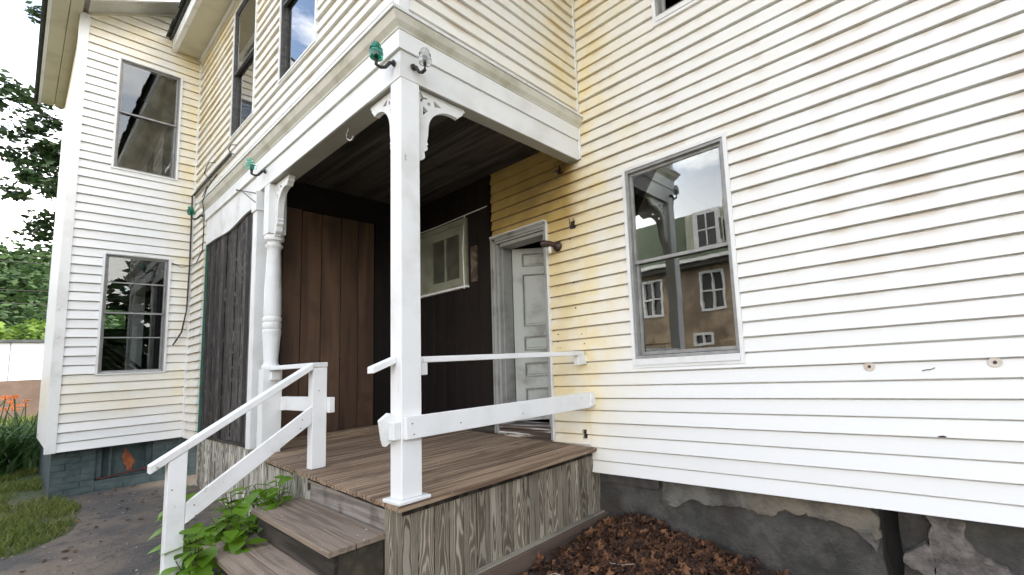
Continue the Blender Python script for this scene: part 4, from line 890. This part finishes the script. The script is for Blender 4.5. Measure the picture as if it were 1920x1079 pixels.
LTREE = M_leaf('tree_leaves', [(.012, .028, .010), (.022, .05, .014), (.04, .075, .02)], .55, .22)
cs, rs = [], []
for i in range(420):
    x = -66 - 42 * g.random(); y = -34 + 62 * g.random(); hz = np.interp(-x, [62, 75, 88, 100, 115], HZ[:5]); r = 1.6 + 1.6 * g.random()
    cs.append((x, y, hz + r * .8 + 1.2)); rs.append(r)
V, Fc = leaf_cloud(cs, rs, 60000, .75, g, 1.05, .6); tag(np_obj('forest', V, Fc, LFOR, loc=(-85, 0, 0)), kind='stuff', label='dark green wood covering the hill', cat=None)
for i, (x, y, r, lab) in enumerate(((-50, -2.6, 2.4, 'round bright green bush behind the white shed, leftmost'), (-52, .6, 2.0, 'bright green bush behind the white shed, nearest the house corner'), (-54, -6.5, 2.8, 'tall bright green bush beyond the left end of view'))):
    T = thing('bush', lab, 'bush', (x, y, -1.1), 'bushes behind the white shed')
    cs = [(x + g.normal() * r * .4, y + g.normal() * r * .5, 1.6 + g.random() * r * 1.4) for _ in range(12)]
    V, Fc = leaf_cloud(cs, [r * .55] * 12, 5000, .42, g, .85, .5); np_obj('crown', V, Fc, LBUSH, T)
    m = MB(); m.tube([(x, y, -1.1), (x + .1, y, 1.6)], [.15, .08], 6); mk('trunk', m, BASEB, T)

# big tree behind the bay wing
cs, rs = [], []
for i in range(120):
    r = 1.4 + 1.8 * g.random(); cs.append((19 + 9 * g.random(), -26 + 52 * g.random(), -1 + 8.5 * g.random() ** 1.2)); rs.append(r)
V, Fc = leaf_cloud(cs, rs, 24000, .7, g, 1.0, .5); tag(np_obj('added_tree_belt', V, Fc, LFOR, loc=(22, 0, -1.5)), 'belt of trees across the yard, added out of view to darken the bay pane reflections', None, None, 'stuff')  # trees added out of view so the bay panes mirror less bright sky
T = thing('maple_tree', 'dark leafy tree reaching past the left edge of the bay wing', 'tree', (-14.6, 3.2, -1.1))
m = MB(); m.tube([(-14.6, 3.2, -1.1), (-14.5, 3.1, 1.2), (-14.5, 2.9, 4.0), (-14.4, 2.7, 7.5), (-14.4, 2.6, 10)], [.28, .24, .2, .14, .06], 10); mk('trunk', m, M_noise('bark', (.05, .04, .03), (.09, .075, .06), 8., .95, .8), T)
lims = []
tips = [(-14.2, -.30, 4.75), (-14.3, -.1, 5.7), (-14.2, .12, 3.35), (-14.0, .30, 3.9), (-14.1, -.45, 4.0), (-14.2, .35, 5.0), (-14.3, .25, 4.4), (-14.1, -.05, 3.7), (-14.2, 0.1, 7.7), (-14.2, -.35, 4.4), (-14.3, .5, 3.2), (-14.2, -.1, 5.1), (-14.6, .9, 6.5), (-14.2, .45, 5.6), (-14.0, -.5, 5.4), (-14.1, .05, 8.2)]
m = MB()
for tp in tips:
    t0 = Vector((-14.5, 2.9, tp[2] * .55 + 1.6)); t1 = Vector(tp); mid = (t0 + t1) / 2 + Vector((g.normal() * .15, 0, .25 + g.normal() * .15))
    m.tube([t0, mid, t1], [.05, .025, .006], 5); lims.append((t0, mid, t1))
mk('limb', m, M_noise('bark2', (.035, .03, .025), (.06, .05, .04), 8., .95, .8), T)
cs, rs = [], []
for (a, b, c_) in lims:
    for k in range(9):
        f = .36 + .66 * k / 8; p = a.lerp(b, f * 2) if f < .5 else b.lerp(c_, (f - .5) * 2)
        cs.append((p.x + g.normal() * .25, p.y + g.normal() * .18, p.z + g.normal() * .24)); rs.append(.14 + .16 * g.random())
for _ in range(60): cs.append((-14.6 + g.normal() * 1.2, 2.6 + abs(g.normal()) * 1.4, 5.5 + g.normal() * 2.2)); rs.append(.8)
V1, F1_ = leaf_cloud(cs[:len(lims) * 9], rs[:len(lims) * 9], 11500, .115, g, .9, .1)
V2, F2_ = leaf_cloud(cs[len(lims) * 9:], rs[len(lims) * 9:], 9000, .17, g, .85, .3)
np_obj('crown', np.vstack([V1, V2]), np.vstack([F1_, F2_ + len(V1)]), LTREE, T)

# daylilies
LILY = M_leaf('daylily_leaves', [(.02, .05, .012), (.035, .085, .02), (.06, .13, .03)], .55, .3)
ORG = M_leaf('orange_petals', [(.65, .12, .02), (.8, .2, .04), (.85, .30, .10)], .5, .3)
spots = [(-10.7, -.15), (-11.1, .12), (-11.5, -.35), (-11.9, .18), (-12.3, -.1), (-12.8, .3), (-13.2, -.4), (-12.6, -.6), (-11.3, -.75), (-13.6, .1)]
for i, (x, y) in enumerate(spots):
    T = thing('daylily', 'clump of orange daylilies with long arching leaves left of the bay wing', 'flowers', (x, y, -1.1), 'orange daylilies beside the house')
    vs, fs = [], []
    for k in range(150):
        a = g.random() * 6.283; Lh = .55 + .45 * g.random(); lean = .25 + .5 * g.random(); bx_, by_ = x + g.normal() * .14, y + g.normal() * .14; o = len(vs); wv = .012 + .008 * g.random()
        for s_ in range(6):
            f = s_ / 5; rr_ = lean * f ** 1.8; z = -1.1 + Lh * (f - .38 * f ** 3 * lean * 1.6); px, py = bx_ + math.cos(a) * rr_, by_ + math.sin(a) * rr_; wd = wv * (1 - f ** 3)
            vs += [(px - math.sin(a) * wd, py + math.cos(a) * wd, z), (px + math.sin(a) * wd, py - math.cos(a) * wd, z)]
        fs += [(o + 2 * j, o + 2 * j + 1, o + 2 * j + 3, o + 2 * j + 2) for j in range(5)]
    np_obj('leaves', np.array(vs), np.array(fs), LILY, T)
    for k in range(5):
        a = g.random() * 6.283; hx, hy, hz = x + g.normal() * .22, y + g.normal() * .22, -.02 - .28 * g.random(); m = MB()
        m.tube([(x + math.cos(a) * .05, y + math.sin(a) * .05, -1.1), ((x + hx) / 2, (y + hy) / 2, -.5), (hx, hy, hz)], .006, 4); mk('stalk', m, LILY, T)
        m = MB(); ph = g.random() * 6
        for q in range(6):
            b = q / 6 * 6.283 + ph; c0, s0 = math.cos(b), math.sin(b)
            m.add([(hx, hy, hz), (hx + c0 * .045 - s0 * .018, hy + s0 * .045 + c0 * .018, hz + .05), (hx + c0 * .085, hy + s0 * .085, hz + .045), (hx + c0 * .045 + s0 * .018, hy + s0 * .045 - c0 * .018, hz + .05)], [(0, 1, 2, 3)])
        mk('flower', m, ORG, T)

# lawn
def blades(n, fx, fy, h, wd, mat, name, keep, label):
    x = fx[0] + (fx[1] - fx[0]) * g.random(n); y = fy[0] + (fy[1] - fy[0]) * g.random(n); k = keep(x, y); x, y = x[k], y[k]; n = len(x)
    z = -1.07 - .050 * np.maximum(0, x + 8.8); a = g.random(n) * 6.283; hh = h * (.4 + .9 * g.random(n)); ln = hh * (.2 + .9 * g.random(n)); b = g.random(n) * 6.283
    P = np.stack([x, y, z - .005], 1); d = np.stack([np.cos(a), np.sin(a), 0 * a], 1) * wd; T_ = P + np.stack([np.cos(b) * ln, np.sin(b) * ln, hh], 1); M_ = (P * .45 + T_ * .55) + np.stack([0 * a, 0 * a, hh * .15], 1)
    V = np.stack([P - d, P + d, M_ + d * .7, M_ - d * .7, T_], 1).reshape(-1, 3); i = np.arange(n) * 5
    me = bpy.data.meshes.new(name); F4 = np.stack([i, i + 1, i + 2, i + 3], 1).tolist(); F3 = np.stack([i + 3, i + 2, i + 4], 1).tolist()
    base = np.array((x.mean(), y.mean(), -1.1)); me.from_pydata((V - base).tolist(), [], F4 + F3); me.materials.append(mat)
    o = bpy.data.objects.new(name, me); COL.objects.link(o); o.location = base; ROOTS[o.name] = base; tag(o, label, None, None, 'stuff'); return o
GR = M_leaf('grass_blades', [(.06, .09, .015), (.12, .16, .028), (.22, .22, .07)], .7, .3)
from bisect import bisect
def lawn(x, y):
    lim = np.interp(x, [-8.7, -8.45, -7.9, -7.3, -6.7, -6.3, -6.02, -5.85, -5.7], [.30, .30, .38, .48, .40, .30, .10, -.2, -1.2])
    lim = np.where(x < -8.2, .28, lim); pat = np.array([mnoise.noise(Vector((a * 1.9, b * 1.9, 3))) for a, b in zip(x.tolist(), y.tolist())])
    return (y < lim + .05 * pat) & (pat > -.32 + .25 * g.random(len(x)))
blades(36000, (-11, -5.75), (-1.6, .5), .065, .0035, GR, 'grass', lawn, 'short patchy lawn left of the driveway')
blades(16000, (-34, -11), (-7, 3), .22, .02, GR, 'grass', lambda x, y: y < 99, 'longer rough grass beyond the daylilies')

# ------------------------------------------------------------------ leafy weeds between the rail and the steps
WEED = M_leaf('weed_leaves', [(.05, .13, .012), (.13, .27, .02), (.25, .42, .04)], .42, .4)
STEM = M_noise('weed_stem', (.07, .09, .03), (.10, .05, .03), 10.)
def leaf_mesh(Ls, W_, curl, seed):
    q = random.Random(seed); m = MB(); n = 6; prof = [0.0, .62, .95, 1.0, .80, .42, 0.0]
    vs = []
    for i in range(n + 1):
        f = i / n; xx = Ls * f; zc = -curl * f * f * Ls; wv = W_ * prof[i] * (1 + q.uniform(-.08, .08))
        vs += [(xx, wv, zc + .18 * wv), (xx, 0, zc), (xx, -wv, zc + .18 * wv)]
    fs = []
    for i in range(n): o = i * 3; fs += [(o, o + 1, o + 4, o + 3), (o + 1, o + 2, o + 5, o + 4)]
    m.add(vs, fs); me = bpy.data.meshes.new('leaf'); me.from_pydata(m.v, [], m.f)
    for p in me.polygons: p.use_smooth = True
    me.materials.append(WEED); return me
LM = [leaf_mesh(.095, .034, .35, 1), leaf_mesh(.12, .045, .25, 2), leaf_mesh(.075, .030, .5, 3), leaf_mesh(.105, .040, .1, 4)]
plants = [(-4.10, 1.12, .60, 'leafy green weed right against the end of the steps'), (-4.28, .95, .42, 'bushy green weed beside the lower step, behind the sloping rail'), (-4.45, 1.16, .55, 'tall green weed against the peeling skirt boards'), (-4.34, .72, .26, 'low spreading weed at the foot of the lower railing post'), (-4.85, 1.10, .46, 'thin green weed left of the sloping lower rail'), (-4.22, 1.02, .32, 'short dense weed squeezed between railing and top step'), (-4.75, .88, .25, 'low pale weed just left of the lower railing post'), (-3.86, .70, .44, 'bright green weed in front of the lower railing post'), (-3.92, .90, .50, 'leafy weed between the sloping lower rail and the lower step'), (-4.15, 1.20, .62, 'tallest weed, in the corner between riser and skirt'), (-4.95, .80, .50, 'weed with pale leaves left of the lower railing post')]
wr = random.Random(11)
for (x, y, hh, lab) in plants:
    zg = ground_z(x); T = thing('weed', lab, 'plant', (x, y, zg), 'weeds beside the steps')
    ms = MB(); spots_ = []
    for s_ in range(7):
        a = wr.uniform(0, 6.28); lx, ly = math.cos(a) * wr.uniform(.05, .20), math.sin(a) * wr.uniform(.03, .12); h2 = hh * wr.uniform(.6, 1.05); pts_ = [(x + lx * f * f, min(y + ly * f * f, 1.27), zg + h2 * f) for f in (0, .33, .66, 1)]
        ms.tube(pts_, [.005, .004, .003, .002], 5)
        for k in range(8):
            f = .25 + .75 * k / 7; i = min(2, int(f * 3)); u_ = f * 3 - i; p = [pts_[i][j] * (1 - u_) + pts_[i + 1][j] * u_ for j in range(3)]; spots_.append((p, a + k * 2.3 + wr.uniform(-.4, .4)))
    mk('stem', ms, STEM, T)
    for p, az in spots_:
        o = bpy.data.objects.new('leaf', wr.choice(LM)); COL.objects.link(o); o.parent = T
        if p[1] > 1.2 and math.sin(az) > 0: az = -az
        o.location = (p[0] - x, p[1] - y, p[2] - zg); s_ = wr.uniform(.65, 1.4); o.scale = (s_, s_, s_); o.rotation_euler = (wr.uniform(-.3, .3), wr.uniform(-.25, .45), az)

# ------------------------------------------------------------------ heap of dead leaves by the foundation, twigs, litter
DL = M_leaf('dead_leaves', [(.02, .011, .008), (.05, .024, .014), (.11, .05, .026), (.26, .12, .055)], .8, .1)
def heap(x, y):
    return .13 * math.exp(-(((x + 2.15) / .30) ** 2 + ((y - 2.86) / .26) ** 2)) + .06 * math.exp(-(((x + 1.55) / .35) ** 2 + ((y - 2.75) / .3) ** 2)) + .03 * math.exp(-(((x + 1.9) / .9) ** 2 + ((y - 2.3) / .7) ** 2))
m = MB(); nx, ny = 50, 34
for i in range(nx + 1):
    for j in range(ny + 1):
        x = -2.53 + 2.6 * i / nx; y = 1.35 + 1.58 * j / ny; m.v.append((x, y, ground_z(x) + heap(x, y) * 1. - .006 + .012 * mnoise.noise(Vector((x * 9, y * 9, 0))) + .004))
for i in range(nx):
    for j in range(ny): k = i * (ny + 1) + j; m.f.append((k, k + ny + 1, k + ny + 2, k + 1))
tag(mk('soil', m, M_noise('dark_soil', (.035, .024, .019), (.07, .048, .036), 14., .95, 1., 50., d=.02), loc=(-1.8, 2.3, -1.35), smooth=True), kind='structure')
vs, fs = [], []
n = 7000
for k in range(n):
    if k < 5200: x, y = -1.95 + g.normal() * .34, 2.66 + g.normal() * .26
    else: x, y = -2.5 + 2.4 * g.random(), 1.5 + 1.4 * g.random()
    if x < -2.50 or y > 2.93 or x > .2: continue
    if k >= 5200 and g.random() > math.exp(-((x + 2.0) ** 2) * .6): continue
    z = ground_z(x) + heap(x, y) + .006 + .035 * g.random() * (1 if k < 5200 else .3); s_ = .010 + .042 * g.random() ** 2; a = g.random() * 6.283; tl, tl2 = g.normal() * .6, g.normal() * .6
    R_ = Matrix.Rotation(a, 3, 'Z') @ Matrix.Rotation(tl, 3, 'X') @ Matrix.Rotation(tl2, 3, 'Y'); o = len(vs)
    out_ = [(1.1, 0), (.45, .35), (.35, .85), (-.1, .45), (-.7, .6), (-.55, .05), (-.75, -.5), (-.1, -.42), (.3, -.85), (.45, -.3)]
    vs.append(tuple(Vector((x, y, z)) + R_ @ Vector((0, 0, .2 * s_))))
    for (p, q) in out_: vs.append(tuple(Vector((x, y, z)) + R_ @ Vector((p * s_, q * s_, g.normal() * .22 * s_))))
    fs += [(o, o + 1 + i, o + 1 + (i + 1) % 10) for i in range(10)]
np_ = np_obj('dead_leaves', np.array(vs), np.array(fs), DL, loc=(-2.1, 2.7, -1.3)); tag(np_, 'heap of dead brown leaves against the stained foundation', None, None, 'stuff')
TW = M_noise('twig_pale', (.40, .33, .26), (.25, .2, .15), 20.)
for i, (pts_, lab) in enumerate((([(-2.10, 2.42, 0), (-2.02, 2.36, .01), (-1.93, 2.37, .015), (-1.86, 2.41, .02)], 'pale bent twig lying on the leaf heap, left one'), ([(-1.62, 2.45, 0), (-1.58, 2.38, .02), (-1.56, 2.30, .0)], 'short pale twig on the leaf heap, right one'), ([(-2.3, 2.0, 0), (-2.22, 2.05, .03), (-2.12, 2.07, .02)], 'thin twig near the porch base board'))):
    m = MB(); m.tube([(p[0], p[1], ground_z(p[0]) + heap(p[0], p[1]) + .03 + p[2]) for p in pts_], .0035, 5); tag(mk('twig', m, TW), lab, 'twig', 'twigs on the leaf heap')
# pebbles and leaf litter on the drive
PEB = M_leaf('pebble', [(.08, .075, .07), (.15, .135, .12), (.28, .26, .23)], .8, 0.)
vs, fs = [], []
for k in range(900):
    x = -8.3 + 4.6 * g.random(); y = -1.2 + 2.4 * g.random(); s_ = .004 + .010 * g.random() ** 2; z = ground_z(x) + s_ * .3; o = len(vs)
    for q in ((1, 0, 0), (0, 1, 0), (-1, 0, 0), (0, -1, 0), (0, 0, .7), (0, 0, -.7)): vs.append((x + q[0] * s_ * (1 + .4 * g.normal()), y + q[1] * s_, z + q[2] * s_))
    fs += [(o, o + 1, o + 4), (o + 1, o + 2, o + 4), (o + 2, o + 3, o + 4), (o + 3, o, o + 4)]
tag(np_obj('gravel', np.array(vs), np.array(fs), PEB, loc=(-6, 0, -1.15)), 'scattered pebbles on the worn driveway', None, None, 'stuff')
vs, fs = [], []
for k in range(150):
    x = -8.4 + 3.2 * g.random(); y = -.6 + 1.6 * g.random(); s_ = .012 + .018 * g.random(); z = ground_z(x) + .006; a = g.random() * 6.28; o = len(vs)
    for (p, q) in ((1, 0), (.2, .5), (-.8, .3), (-.6, -.4), (.3, -.5)): vs.append((x + (p * math.cos(a) - q * math.sin(a)) * s_, y + (p * math.sin(a) + q * math.cos(a)) * s_, z + abs(g.normal()) * .3 * s_))
    fs.append((o, o + 1, o + 2)); fs.append((o, o + 2, o + 3)); fs.append((o, o + 3, o + 4))
tag(np_obj('leaf_litter', np.array(vs), np.array(fs), DL, loc=(-6.5, .3, -1.15)), 'scraps of leaf litter on the driveway edge', None, None, 'stuff')
